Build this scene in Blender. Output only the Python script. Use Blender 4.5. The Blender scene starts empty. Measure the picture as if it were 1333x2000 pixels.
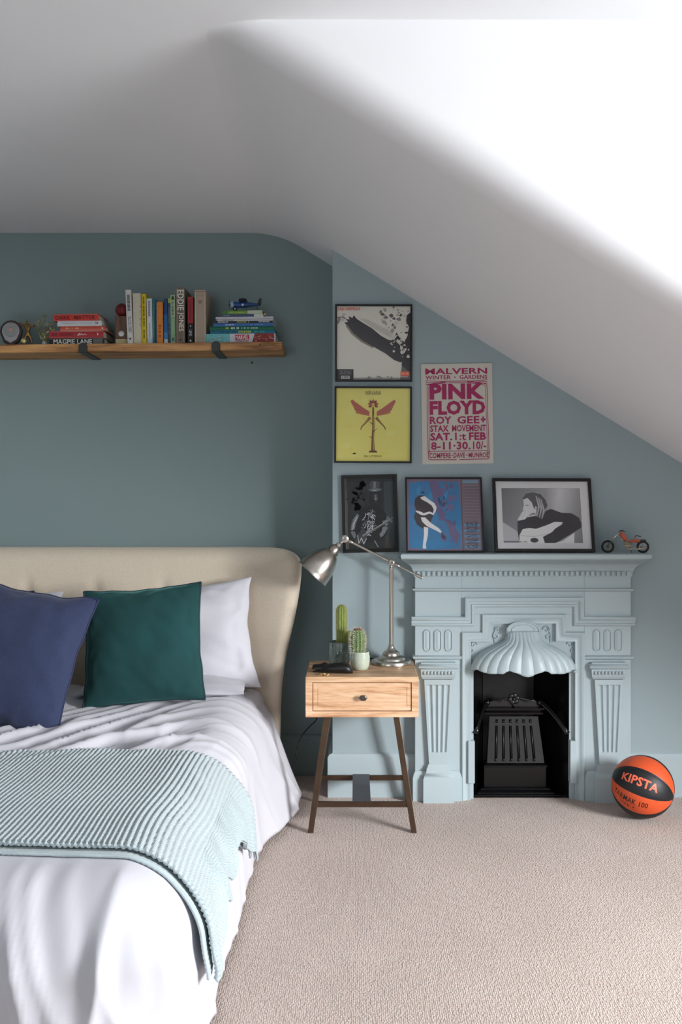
import bpy, bmesh, math, random, zlib, base64
import numpy as np
from mathutils import Vector, Matrix, Euler, noise
PI = math.pi
SC = bpy.context.scene
COL = SC.collection
R = math.radians

# ------------------------------------------------------------------ camera, light, exposure
CAMZ = 1.26
cam_d = bpy.data.cameras.new('camera')
cam = bpy.data.objects.new('camera', cam_d); COL.objects.link(cam)
cam.location = (0, 0, CAMZ); cam.rotation_euler = (PI/2, 0, 0)
cam_d.sensor_fit = 'AUTO'; cam_d.sensor_width = 36; cam_d.lens = 1782/2000*36
cam_d.shift_x = -28.5/2000; cam_d.shift_y = -30/2000
cam_d.clip_start = .02; cam_d.clip_end = 60
SC.camera = cam

wd = bpy.data.worlds.new('sky'); SC.world = wd; wd.use_nodes = True
wn = wd.node_tree.nodes['Background']; wn.inputs[0].default_value = (.80, .90, 1.0, 1); wn.inputs[1].default_value = 1.0

def area(name, loc, target, sx, sy, power, col):
    l = bpy.data.lights.new(name, 'AREA'); l.shape = 'RECTANGLE'; l.size = sx; l.size_y = sy
    l.energy = power; l.color = col
    o = bpy.data.objects.new(name, l); COL.objects.link(o)
    o.location = loc
    o.rotation_euler = (Vector(target)-Vector(loc)).to_track_quat('-Z', 'Y').to_euler()
    return o
# daylight coming in through the dormer window (opening modelled below), then an added rear fill
key = area('daylight_dormer', (3.62, .62, 1.50), (.2, 3.3, -1.3), 1.3, 1.15, 240, (.99, .99, 1.0))
key.data.spread = R(135)                  # sky light falls downwards through the window
area('fill_rear', (-1.75, -1.72, 1.55), (-.9, 3, 1.2), 1.7, 1.2, 23, (.97, .98, 1.0))  # soft fill lamp added behind the camera to lift ceiling and walls
SC.view_settings.view_transform = 'Standard'; SC.view_settings.look = 'None'
SC.view_settings.gamma = 1; SC.view_settings.use_curve_mapping = False
SC.view_settings.exposure = 0.0

# ------------------------------------------------------------------ materials
def lin(c):
    return tuple(((v/255)/12.92 if v/255 <= .04045 else ((v/255+.055)/1.055)**2.4) for v in c)
MATS = {}
def mat(name, col, rough=.6, metal=0, var=0, vscale=8, bump=0, bscale=60, bdist=.002, spec=.5, sheen=0, detail=4, aniso=0, stretch=None, coat=0):
    if name in MATS: return MATS[name]
    m = bpy.data.materials.new(name); m.use_nodes = True; nt = m.node_tree; b = nt.nodes['Principled BSDF']
    c = lin(col); b.inputs['Base Color'].default_value = (*c, 1)
    b.inputs['Roughness'].default_value = rough; b.inputs['Metallic'].default_value = metal
    b.inputs['Specular IOR Level'].default_value = spec
    if sheen: b.inputs['Sheen Weight'].default_value = sheen; b.inputs['Sheen Roughness'].default_value = .5
    if coat: b.inputs['Coat Weight'].default_value = coat
    if aniso: b.inputs['Anisotropic'].default_value = aniso
    tc = nt.nodes.new('ShaderNodeTexCoord'); mp = nt.nodes.new('ShaderNodeMapping')
    nt.links.new(tc.outputs['Object'], mp.inputs[0])
    if stretch: mp.inputs['Scale'].default_value = stretch
    if var:
        n = nt.nodes.new('ShaderNodeTexNoise'); n.inputs['Scale'].default_value = vscale; n.inputs['Detail'].default_value = detail
        nt.links.new(mp.outputs[0], n.inputs[0])
        r = nt.nodes.new('ShaderNodeValToRGB')
        r.color_ramp.elements[0].position = .3; r.color_ramp.elements[1].position = .7
        r.color_ramp.elements[0].color = (*[v*(1-var) for v in c], 1); r.color_ramp.elements[1].color = (*[min(1, v*(1+var)) for v in c], 1)
        nt.links.new(n.outputs[0], r.inputs[0]); nt.links.new(r.outputs[0], b.inputs['Base Color'])
    if bump:
        n = nt.nodes.new('ShaderNodeTexNoise'); n.inputs['Scale'].default_value = bscale; n.inputs['Detail'].default_value = 3
        nt.links.new(mp.outputs[0], n.inputs[0])
        bp = nt.nodes.new('ShaderNodeBump'); bp.inputs['Strength'].default_value = bump; bp.inputs['Distance'].default_value = bdist
        nt.links.new(n.outputs[0], bp.inputs['Height']); nt.links.new(bp.outputs[0], b.inputs['Normal'])
    MATS[name] = m; return m

WALLD = mat('darker_blue_wall', (128, 146, 147), .62, var=.02, vscale=1.5, bump=.12, bscale=90, bdist=.0008)  # darker tone of the wall blue, for alcove, left and rear walls
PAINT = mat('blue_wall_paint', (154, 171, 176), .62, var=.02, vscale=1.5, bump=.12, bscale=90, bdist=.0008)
PAINTG = mat('blue_satin_paint', (173, 189, 194), .42, bump=.15, bscale=70, bdist=.0006)
WHITE = mat('white_ceiling_paint', (235, 236, 239), .8, var=.01, vscale=2, bump=.2, bscale=14, bdist=.002)
OUTW = mat('white_joinery', (235, 235, 233), .4)
BLACKM = mat('black_iron', (17, 17, 19), .36, bump=.5, bscale=90, bdist=.001, spec=.6)
BLACKG = mat('black_glossy_iron', (12, 12, 14), .2, bump=.25, bscale=70, bdist=.0008)
SOOT = mat('matt_black_iron', (17, 17, 18), .6, var=.3, vscale=12, bump=.6, bscale=60, bdist=.001)
FRAMEB = mat('black_frame', (13, 13, 14), .35)
DARKMET = mat('bronze_steel', (84, 66, 52), .4, metal=.75, var=.15, vscale=20)
DARKPL = mat('dark_steel_plate', (84, 84, 90), .45, metal=.6)
NICKEL = mat('brushed_nickel', (196, 190, 182), .26, metal=1, bump=.08, bscale=200, bdist=.0003)
NICKEL2 = mat('nickel_inner', (225, 225, 220), .4, metal=.6)
LINENH = mat('beige_linen', (212, 199, 180), .85, var=.05, vscale=160, bump=.5, bscale=420, bdist=.0008, sheen=.2, detail=2)
COTTON = mat('white_cotton', (202, 202, 210), .8, bump=.1, bscale=40, bdist=.002, sheen=.15)
SHEET = mat('white_sheet', (210, 210, 216), .85)
NAVY = mat('navy_linen', (40, 51, 84), .85, var=.16, vscale=300, bump=.5, bscale=500, bdist=.0008, sheen=.15, detail=2, stretch=(1, 1, 1))
NAVYP = mat('navy_piping', (34, 42, 76), .8)
TEALP = mat('dark_teal_piping', (10, 46, 52), .7)
KNOBM = mat('dark_knob', (92, 84, 78), .4, metal=.8)
BLACKP = mat('black_leather', (16, 15, 17), .42, bump=.3, bscale=160, bdist=.0006)
BLACKC = mat('black_rubber', (14, 14, 15), .5)
GOLD = mat('gold_metal', (242, 208, 150), .22, metal=1)
BRONZE = mat('old_bronze', (112, 86, 50), .42, metal=.8, var=.4, vscale=60)
SILVER = mat('silver_metal', (176, 176, 176), .35, metal=.85)
PAGES = mat('book_pages', (212, 204, 188), .85, var=.08, vscale=300, stretch=(.05, 1, 1))
SOIL = mat('potting_soil', (74, 54, 42), .95, bump=1, bscale=200, bdist=.004)
GLASSM = None

def velvet():
    m = mat('teal_velvet', (12, 62, 63), .9, var=.14, vscale=7, bump=.3, bscale=300, bdist=.0006, sheen=.8)
    b = m.node_tree.nodes['Principled BSDF']; b.inputs['Sheen Tint'].default_value = (.25, .65, .62, 1); b.inputs['Sheen Roughness'].default_value = .35
    return m
VELVET = velvet()

def wood(name, a, b_, c, scale=(1, 1, 1), rough=.5, axis='X', ws=14, dist=5):
    m = bpy.data.materials.new(name); m.use_nodes = True; nt = m.node_tree; b = nt.nodes['Principled BSDF']
    b.inputs['Roughness'].default_value = rough
    tc = nt.nodes.new('ShaderNodeTexCoord'); mp = nt.nodes.new('ShaderNodeMapping'); mp.inputs['Scale'].default_value = scale
    nt.links.new(tc.outputs['Object'], mp.inputs[0])
    n = nt.nodes.new('ShaderNodeTexNoise'); n.inputs['Scale'].default_value = ws; n.inputs['Detail'].default_value = 6; n.inputs['Distortion'].default_value = 1.2
    w = nt.nodes.new('ShaderNodeTexNoise'); w.inputs['Scale'].default_value = ws*7; w.inputs['Detail'].default_value = 3
    nt.links.new(mp.outputs[0], n.inputs[0]); nt.links.new(mp.outputs[0], w.inputs[0])
    mx = nt.nodes.new('ShaderNodeMath'); mx.operation = 'MULTIPLY_ADD'; mx.inputs[1].default_value = .3
    nt.links.new(w.outputs[0], mx.inputs[0])
    sc2 = nt.nodes.new('ShaderNodeMath'); sc2.operation = 'MULTIPLY'; sc2.inputs[1].default_value = .75
    nt.links.new(n.outputs[0], sc2.inputs[0]); nt.links.new(sc2.outputs[0], mx.inputs[2])
    r = nt.nodes.new('ShaderNodeValToRGB'); cr = r.color_ramp
    cr.elements[0].position = .40; cr.elements[0].color = (*lin(a), 1)
    cr.elements[1].position = .66; cr.elements[1].color = (*lin(c), 1)
    e = cr.elements.new(.52); e.color = (*lin(b_), 1)
    nt.links.new(mx.outputs[0], r.inputs[0]); nt.links.new(r.outputs[0], b.inputs['Base Color'])
    bp = nt.nodes.new('ShaderNodeBump'); bp.inputs['Strength'].default_value = .25; bp.inputs['Distance'].default_value = .001
    nt.links.new(mx.outputs[0], bp.inputs['Height']); nt.links.new(bp.outputs[0], b.inputs['Normal'])
    return m
OAK = wood('limed_oak', (176, 128, 92), (212, 169, 131), (230, 197, 164), (1, 6, 9), .5, ws=2.6)
OAKT = wood('limed_oak_top', (170, 128, 92), (204, 164, 126), (222, 188, 152), (1, 8, 8), .45, ws=2.6)
PINE = wood('waxed_pine', (126, 84, 46), (182, 130, 78), (206, 156, 100), (1, 9, 12), .5, ws=2.2)
WALN = wood('dark_walnut', (60, 38, 24), (96, 62, 40), (120, 80, 52), (8, 8, 1), .45, ws=3)

def carpet():
    m = bpy.data.materials.new('beige_loop_carpet'); m.use_nodes = True; nt = m.node_tree; b = nt.nodes['Principled BSDF']
    b.inputs['Roughness'].default_value = .95; b.inputs['Sheen Weight'].default_value = .2; b.inputs['Specular IOR Level'].default_value = .15
    tc = nt.nodes.new('ShaderNodeTexCoord'); mp = nt.nodes.new('ShaderNodeMapping'); mp.inputs['Scale'].default_value = (1, .62, 1)
    nt.links.new(tc.outputs['Object'], mp.inputs[0])
    v = nt.nodes.new('ShaderNodeTexVoronoi'); v.inputs['Scale'].default_value = 190; v.inputs['Randomness'].default_value = .55
    nt.links.new(mp.outputs[0], v.inputs[0])
    n = nt.nodes.new('ShaderNodeTexNoise'); n.inputs['Scale'].default_value = 3; n.inputs['Detail'].default_value = 5
    nt.links.new(mp.outputs[0], n.inputs[0])
    r = nt.nodes.new('ShaderNodeValToRGB')
    r.color_ramp.elements[0].position = .0; r.color_ramp.elements[0].color = (*lin((216, 202, 193)), 1)
    r.color_ramp.elements[1].position = .8; r.color_ramp.elements[1].color = (*lin((172, 154, 145)), 1)
    nt.links.new(v.outputs['Distance'], r.inputs[0])
    mx = nt.nodes.new('ShaderNodeMixRGB'); mx.blend_type = 'MULTIPLY'; mx.inputs[0].default_value = 1
    r2 = nt.nodes.new('ShaderNodeValToRGB'); r2.color_ramp.elements[0].position = .3; r2.color_ramp.elements[0].color = (.88, .87, .86, 1); r2.color_ramp.elements[1].position = .7
    nt.links.new(n.outputs[0], r2.inputs[0]); nt.links.new(r.outputs[0], mx.inputs[1]); nt.links.new(r2.outputs[0], mx.inputs[2])
    nt.links.new(mx.outputs[0], b.inputs['Base Color'])
    bp = nt.nodes.new('ShaderNodeBump'); bp.inputs['Strength'].default_value = .8; bp.inputs['Distance'].default_value = .003; bp.invert = True
    nt.links.new(v.outputs['Distance'], bp.inputs['Height']); nt.links.new(bp.outputs[0], b.inputs['Normal'])
    return m
CARPET = carpet()

def attr_mat(name, rough):
    m = bpy.data.materials.new(name); m.use_nodes = True; nt = m.node_tree; b = nt.nodes['Principled BSDF']
    a = nt.nodes.new('ShaderNodeVertexColor'); a.layer_name = 'ink'
    nt.links.new(a.outputs[0], b.inputs['Base Color']); b.inputs['Roughness'].default_value = rough
    return m
PRINT = attr_mat('printed_ink', .55)

def glass():
    m = bpy.data.materials.new('picture_glass'); m.use_nodes = True; nt = m.node_tree; nt.nodes.clear()
    o = nt.nodes.new('ShaderNodeOutputMaterial'); t = nt.nodes.new('ShaderNodeBsdfTransparent'); g = nt.nodes.new('ShaderNodeBsdfGlossy')
    g.inputs['Roughness'].default_value = .02; f = nt.nodes.new('ShaderNodeFresnel'); f.inputs[0].default_value = 1.45
    ge = nt.nodes.new('ShaderNodeNewGeometry'); s1 = nt.nodes.new('ShaderNodeMath'); s1.operation = 'SUBTRACT'; s1.inputs[0].default_value = 1
    s2 = nt.nodes.new('ShaderNodeMath'); s2.operation = 'MULTIPLY'; nt.links.new(ge.outputs['Backfacing'], s1.inputs[1]); nt.links.new(f.outputs[0], s2.inputs[0]); nt.links.new(s1.outputs[0], s2.inputs[1])
    mx = nt.nodes.new('ShaderNodeMixShader'); nt.links.new(s2.outputs[0], mx.inputs[0]); nt.links.new(t.outputs[0], mx.inputs[1]); nt.links.new(g.outputs[0], mx.inputs[2])
    nt.links.new(mx.outputs[0], o.inputs[0]); return m
GLASS = glass()

# ------------------------------------------------------------------ object helpers
class MB:
    def __init__(s): s.v = []; s.f = []
    def add(s, vs, fs, M=None):
        n = len(s.v)
        s.v += [tuple(M @ Vector(p)) if M else tuple(p) for p in vs]
        s.f += [tuple(i+n for i in f) for f in fs]; return s
    def box(s, x0, x1, y0, y1, z0, z1, M=None):
        vs = [(x, y, z) for z in (z0, z1) for y in (y0, y1) for x in (x0, x1)]
        return s.add(vs, [(0, 2, 3, 1), (4, 5, 7, 6), (0, 1, 5, 4), (2, 6, 7, 3), (0, 4, 6, 2), (1, 3, 7, 5)], M)
    def loft(s, rings, close=True, cap=True, M=None):
        n = len(rings[0]); vs = [p for r in rings for p in r]; fs = []
        for k in range(len(rings)-1):
            for i in range(n if close else n-1):
                j = (i+1) % n
                fs.append((k*n+i, k*n+j, (k+1)*n+j, (k+1)*n+i))
        if cap and close:
            fs.append(tuple(range(n-1, -1, -1))); fs.append(tuple((len(rings)-1)*n+i for i in range(n)))
        return s.add(vs, fs, M)
    def lathe(s, prof, seg=32, M=None, cap=True):     # prof: (r, z)
        return s.loft([[(r*math.cos(2*PI*i/seg), r*math.sin(2*PI*i/seg), z) for i in range(seg)] for r, z in prof], True, cap, M)
    def tube(s, pts, rad, seg=8, closed=False):
        P = [Vector(p) for p in pts]; n = len(P); rings = []
        up = None
        for i in range(n):
            a = P[i-1] if (i > 0 or closed) else P[i]; b = P[(i+1) % n] if (i < n-1 or closed) else P[i]
            t = (b-a).normalized()
            if up is None:
                up = Vector((0, 0, 1)) if abs(t.z) < .9 else Vector((0, 1, 0))
            u = (up - t*up.dot(t)).normalized(); w = t.cross(u); up = u
            r = rad[i] if isinstance(rad, (list, tuple)) else rad
            rings.append([tuple(P[i]+u*r*math.cos(2*PI*k/seg)+w*r*math.sin(2*PI*k/seg)) for k in range(seg)])
        if closed:
            rings.append(rings[0]); return s.loft(rings, True, False)
        return s.loft(rings, True, True)
    def bar(s, a, b, w, d, wdir=(1, 0, 0)):           # rectangular bar a->b, width along wdir
        a, b = Vector(a), Vector(b); t = (b-a).normalized(); u = Vector(wdir); u = (u-t*u.dot(t)).normalized(); q = t.cross(u)
        rs = [[tuple(p+u*w/2*i+q*d/2*j) for i, j in ((-1, -1), (1, -1), (1, 1), (-1, 1))] for p in (a, b)]
        return s.loft(rs)
    def ball(s, c, r, seg=16, sc=(1, 1, 1), M=None):
        n = seg//2; pr = []
        vs = []; fs = []
        for k in range(n+1):
            th = PI*k/n
            for i in range(seg):
                ph = 2*PI*i/seg
                vs.append((c[0]+r*sc[0]*math.sin(th)*math.cos(ph), c[1]+r*sc[1]*math.sin(th)*math.sin(ph), c[2]-r*sc[2]*math.cos(th)))
        for k in range(n):
            for i in range(seg):
                j = (i+1) % seg; fs.append((k*seg+i, k*seg+j, (k+1)*seg+j, (k+1)*seg+i))
        return s.add(vs, fs, M)
    def prism(s, poly, y0, y1, M=None):               # poly in x,z (counter-clockwise seen from -y)
        n = len(poly)
        vs = [(x, y0, z) for x, z in poly]+[(x, y1, z) for x, z in poly]
        fs = [tuple(range(n)), tuple(range(2*n-1, n-1, -1))]+[(i, n+i, n+(i+1) % n, (i+1) % n) for i in range(n)]
        return s.add(vs, fs, M)
    def grid(s, rows, M=None):
        n = len(rows[0]); vs = [p for r in rows for p in r]
        fs = [(k*n+i, k*n+i+1, (k+1)*n+i+1, (k+1)*n+i) for k in range(len(rows)-1) for i in range(n-1)]
        return s.add(vs, fs, M)
    def rectloft(s, levels, x0, x1, yf, yb):          # levels: (z, protrusion): mitred returns at both ends
        return s.loft([[(x0-p, yb, z), (x1+p, yb, z), (x1+p, yf-p, z), (x0-p, yf-p, z)] for z, p in levels])
    def sweep(s, path, prof, yf):                     # path in (x,z); prof (offset, protrusion) ; mitred
        P = [Vector(p) for p in path]; rings = []
        for i, p in enumerate(P):
            d0 = (P[i]-P[i-1]).normalized() if i else None; d1 = (P[i+1]-P[i]).normalized() if i < len(P)-1 else None
            if d0 is None: d0 = d1
            if d1 is None: d1 = d0
            n0 = Vector((-d0.y, d0.x)); n1 = Vector((-d1.y, d1.x)); m = (n0+n1); m = m/m.dot(n1) if m.length > 1e-6 else n1
            rings.append([(p.x+m.x*o, yf-h, p.y+m.y*o) for o, h in prof])
        return s.loft(rings)
    def shift(s, d):
        s.v = [(p[0]+d[0], p[1]+d[1], p[2]+d[2]) for p in s.v]; return s
    def mesh(s, name, m, smooth=False, merge=0):
        me = bpy.data.meshes.new(name); me.from_pydata(s.v, [], s.f)
        bm = bmesh.new(); bm.from_mesh(me)
        if merge: bmesh.ops.remove_doubles(bm, verts=bm.verts, dist=merge)
        bmesh.ops.recalc_face_normals(bm, faces=bm.faces)
        bm.to_mesh(me); bm.free()
        if m: me.materials.append(m)
        if smooth: me.polygons.foreach_set('use_smooth', [True]*len(me.polygons))
        me.update(); return me

def link(name, me, parent=None, loc=None, world=False):
    o = bpy.data.objects.new(name, me); COL.objects.link(o)
    if parent is not None: o.parent = parent
    if loc is not None: o.location = loc
    return o
def part(name, mb, m, parent=None, smooth=False, bev=0, seg=2, world=False, merge=0, auto=None, label=None, kind=None, sub=0, loc=None):
    """one mesh object; world=True: the verts are in world coordinates, the parent's location is subtracted"""
    if world and parent is not None:
        base = Vector((0, 0, 0)); p = parent
        while p is not None: base += p.location; p = p.parent
        mb.shift(-base)
    o = link(name, mb.mesh(name, m, smooth or auto is not None, merge), parent, loc)
    if bev:
        b = o.modifiers.new('bevel', 'BEVEL'); b.width = bev; b.segments = seg; b.limit_method = 'ANGLE'; b.angle_limit = R(40)
    if sub:
        q = o.modifiers.new('sub', 'SUBSURF'); q.levels = sub; q.render_levels = sub
    if auto is not None:
        bm = bmesh.new(); bm.from_mesh(o.data)
        for e in bm.edges:
            if len(e.link_faces) == 2 and e.calc_face_angle(0) > R(auto): e.smooth = False
        bm.to_mesh(o.data); bm.free()
    if label: o['label'] = label
    if kind: o['kind'] = kind
    return o
def tag(o, label, cat, group=None):
    o['label'] = label; o['category'] = cat
    if group: o['group'] = group
    return o
def thing(name, label, cat, loc=(0, 0, 0), rot=(0, 0, 0), group=None):
    o = bpy.data.objects.new(name, None); COL.objects.link(o); o.location = loc; o.rotation_euler = rot; o.empty_display_size = .05
    return tag(o, label, cat, group)
def struct(name, mb, m, **k):
    o = part(name, mb, m, None, **k); o['kind'] = 'structure'; return o
def MX(loc=(0, 0, 0), rot=(0, 0, 0), sc=(1, 1, 1)):
    return Matrix.Translation(loc) @ Euler(rot).to_matrix().to_4x4() @ Matrix.Diagonal((*sc, 1))

# ------------------------------------------------------------------ flat print: shapes and lettering in ink
_tc = {}
def text_mesh(s, bold=0.0):
    k = (s, bold)
    if k in _tc: return _tc[k]
    cu = bpy.data.curves.new('t', 'FONT'); cu.body = s; cu.size = 1; cu.resolution_u = 2; cu.offset = bold; cu.space_character = 1.04
    ob = bpy.data.objects.new('t', cu); COL.objects.link(ob)
    me = bpy.data.meshes.new_from_object(ob)
    vs = [v.co.copy() for v in me.vertices]; fs = [tuple(p.vertices) for p in me.polygons]
    bpy.data.objects.remove(ob); bpy.data.curves.remove(cu); bpy.data.meshes.remove(me)
    xs = [v.x for v in vs]; ys = [v.y for v in vs]; x0, x1, y0, y1 = min(xs), max(xs), min(ys), max(ys)
    vs = [((v.x-x0)/(x1-x0), (v.y-y0)/(y1-y0)) for v in vs]
    _tc[k] = (vs, fs); return _tc[k]
class Art:
    """print on a sheet w x h; u,v in 0..1, v up; later shapes lie a hair above earlier ones"""
    def __init__(s, w, h, step=.00006): s.w = w; s.h = h; s.V = []; s.F = []; s.C = []; s.k = 0; s.step = step
    def face(s, pts, col, corner=None):
        n = len(s.V); s.V += [(u*s.w, -s.k*s.step, v*s.h) for u, v in pts]; s.F.append(tuple(range(n, n+len(pts))))
        s.C.append([(*lin(c), 1) for c in corner] if corner else [(*lin(col), 1)]*len(pts))
    def up(s): s.k += 1; return s
    def rect(s, u0, u1, v0, v1, col, corner=None):
        s.up(); s.face([(u0, v0), (u1, v0), (u1, v1), (u0, v1)], col, corner); return s
    def poly(s, pts, col): s.up(); s.face(pts, col); return s
    def ell(s, u, v, ru, rv, col, rot=0, n=20, up=True):
        if up: s.up()
        c, q = math.cos(rot), math.sin(rot)
        s.face([(u+ru*math.cos(a)*c-rv*math.sin(a)*q, v+ru*math.cos(a)*q+rv*math.sin(a)*c) for a in [2*PI*i/n for i in range(n)]], col); return s
    def line(s, pts, w, col, aspect=1):
        s.up()
        for i in range(len(pts)-1):
            a, b = Vector(pts[i]), Vector(pts[i+1]); t = (b-a)
            if t.length < 1e-9: continue
            t.normalize(); n = Vector((-t.y, t.x))
            w0 = w[i] if isinstance(w, (list, tuple)) else w; w1 = w[i+1] if isinstance(w, (list, tuple)) else w
            s.face([tuple(a-n*w0/2), tuple(b-n*w1/2), tuple(b+n*w1/2), tuple(a+n*w0/2)], col)
        return s
    def blobs(s, n, u0, u1, v0, v1, r0, r1, cols, seed=1, inside=None, elong=1.6):
        rnd = random.Random(seed)
        for _ in range(n):
            u, v = rnd.uniform(u0, u1), rnd.uniform(v0, v1)
            if inside and not inside(u, v): continue
            r = rnd.uniform(r0, r1); k = rnd.randint(5, 9); a0 = rnd.random()*PI
            if not _ % 8: s.up()
            s.face([(u+r*rnd.uniform(.5, 1.2)*math.cos(2*PI*i/k+a0)*elong, v+r*rnd.uniform(.5, 1.2)*math.sin(2*PI*i/k+a0)) for i in range(k)], rnd.choice(cols))
        s.up(); return s
    def text(s, t, u0, u1, v0, v1, col, bold=0, rot=0):
        vs, fs = text_mesh(t, bold); s.up(); n = len(s.V)
        for a, b in vs:
            if rot == 0: u, v = u0+(u1-u0)*a, v0+(v1-v0)*b
            elif rot == 1: u, v = u0+(u1-u0)*b, v1-(v1-v0)*a       # reads downwards
            else: u, v = u1-(u1-u0)*b, v0+(v1-v0)*a               # reads upwards
            s.V.append((u*s.w, -s.k*s.step, v*s.h))
        for f in fs: s.F.append(tuple(i+n for i in f)); s.C.append([(*lin(col), 1)]*len(f))
        return s
    def build(s, name, parent, loc=(0, 0, 0), rot=(0, 0, 0), m=None):
        me = bpy.data.meshes.new(name); me.from_pydata(s.V, [], s.F); me.materials.append(m or PRINT)
        ca = me.color_attributes.new('ink', 'FLOAT_COLOR', 'CORNER'); buf = [x for c in s.C for q in c for x in q]
        ca.data.foreach_set('color', buf)
        o = link(name, me, parent, loc); o.rotation_euler = rot; return o

# ------------------------------------------------------------------ the room
YA, YB, YCH = 4.135, 3.84, 2.285          # alcove wall, chimney breast face, dormer cheek
HC = CAMZ+1.195                            # flat ceiling
XL, XR, YR = -3.1, 2.6, -1.6               # left wall, knee wall, rear wall
def slope(x): return CAMZ+.980-.611*x
XC = (.980-1.195)/.611
floor = struct('floor', MB().add([(XL-.2, YR-.2, 0), (XR+1.1, YR-.2, 0), (XR+1.1, YA+.1, 0), (XL-.2, YA+.1, 0)], [(0, 1, 2, 3)]), CARPET)
# ceiling: flat part, the roof slope on the right behind the dormer cheek, soft plastered edges
bm = bmesh.new()
def ceil_prof(T):
    pr = [(XC-.13-(.0 if T > .1 else 0), HC)] if T < .13 else []
    a = Vector((XC-T, HC)); b = Vector((XC, HC)); c = Vector((XC+T*.853, slope(XC+T*.853))); pr = []
    for k in range(9):                     # soft turn from flat to slope
        t = k/8; p = a*(1-t)**2+b*2*t*(1-t)+c*t*t; pr.append((p.x, p.y+(.001 if k == 0 else 0)))
    for k in range(1, 25):
        x = c.x+(XR+1.1-c.x)*(k/24)**1.5; pr.append((x, slope(x)))
    return pr
pf, pk = ceil_prof(.05), ceil_prof(.13)
nrm = Vector((.611, 1)).normalized()        # into the roof
RR = .09; rings = []
rings.append([(x, YA+.05, z) for x, z in pk])
for q in range(1, 5):
    t = q/5; rings.append([(a[0]+(c[0]-a[0])*t, YA+.05+(YCH+RR-YA-.05)*t, a[1]+(c[1]-a[1])*t) for a, c in zip(pk, pf)])
for q in range(0, 9):
    th = PI/2*q/8; rg = []
    for i, (x, z) in enumerate(pf):
        r = RR*min(1, max(0, (HC-z)/.10)); r = min(RR, RR*(r/RR)**.6)
        o_ = r*(1-math.cos(th)); y = YCH+RR-(RR-r)*(q/8)-r*math.sin(th)
        rg.append((x+nrm.x*o_, y, min(HC+.004, z+nrm.y*o_+(.001 if z > HC-.0005 else 0))))
    rings.append(rg)
rings.append([(p[0], YCH, HC+.01) for p in rings[-1]])
vv = [[bm.verts.new(p) for p in rg] for rg in rings]
for a_, c_ in zip(vv, vv[1:]):
    for i in range(len(a_)-1):
        try: bm.faces.new((a_[i], a_[i+1], c_[i+1], c_[i]))
        except ValueError: pass
T = .13
bmesh.ops.remove_doubles(bm, verts=bm.verts, dist=.0004)
bmesh.ops.recalc_face_normals(bm, faces=bm.faces)
def addbox(x0, x1, y0, y1, z0, z1):
    vs = [bm.verts.new((x, y, z)) for z in (z0, z1) for y in (y0, y1) for x in (x0, x1)]
    for q in ((0, 2, 3, 1), (4, 5, 7, 6), (0, 1, 5, 4), (2, 6, 7, 3), (0, 4, 6, 2), (1, 3, 7, 5)): bm.faces.new([vs[i] for i in q])
addbox(XL-.1, XC-.0, YR-.1, YA+.05, HC, HC+.12)
addbox(XC-.0, XR+1.1, YR-.1, YCH+.3, HC+.0, HC+.12)
# near side of the dormer: the same slope again in front of the window
vs = []
for x, z in ((XC, HC), (XR+1.1, slope(XR+1.1)), (XR+1.1, HC)):
    vs.append(bm.verts.new((x, YR-.1, z)))
for x, z in ((XC, HC), (XR+1.1, slope(XR+1.1)), (XR+1.1, HC)):
    vs.append(bm.verts.new((x, -.85, z)))
bm.faces.new(vs[:3][::-1]); bm.faces.new(vs[3:]); bm.faces.new((vs[0], vs[1], vs[4], vs[3])); bm.faces.new((vs[1], vs[2], vs[5], vs[4])); bm.faces.new((vs[2], vs[0], vs[3], vs[5]))
me = bpy.data.meshes.new('ceiling'); bm.to_mesh(me); bm.free(); me.materials.append(WHITE)
me.polygons.foreach_set('use_smooth', [True]*len(me.polygons))
ceil = link('ceiling', me); ceil['kind'] = 'structure'
bm = bmesh.new(); bm.from_mesh(me)
for e in bm.edges:
    if len(e.link_faces) != 2 or e.calc_face_angle(0) > R(25): e.smooth = False
bm.to_mesh(me); bm.free()

struct('wall_back', MB().box(XL-.1, XR+.6, YA, YA+.1, -.02, HC+.02), WALLD)
struct('wall_left', MB().box(XL-.1, XL, YR-.1, YA+.1, -.02, HC+.02), WALLD)
w = MB()
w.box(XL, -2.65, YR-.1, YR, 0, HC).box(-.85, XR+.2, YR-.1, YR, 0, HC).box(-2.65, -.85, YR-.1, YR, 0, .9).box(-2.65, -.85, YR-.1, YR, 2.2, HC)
struct('wall_rear', w, WALLD)
w = MB()
XW = XR+.9                                  # the dormer window stands further out than the knee wall
w.box(XR, XR+.1, YR, -.85, 0, slope(XR)+.02).box(XR, XR+.1, YCH, YA, 0, slope(XR)+.02).box(XR, XW, -.85, YCH, 0, .60)
w.box(XW, XW+.1, -.95, 2.40, 0, .90).box(XW, XW+.1, -.95, 2.40, 2.15, HC).box(XW, XW+.1, -.95, -.13, .90, 2.15).box(XW, XW+.1, 1.37, 2.40, .90, 2.15)
w.box(XR, XW+.1, -.95, -.85, 0, HC).box(XR, XW+.1, YCH+.01, YCH+.1, 0, HC)
struct('wall_right', w, PAINT)
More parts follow.
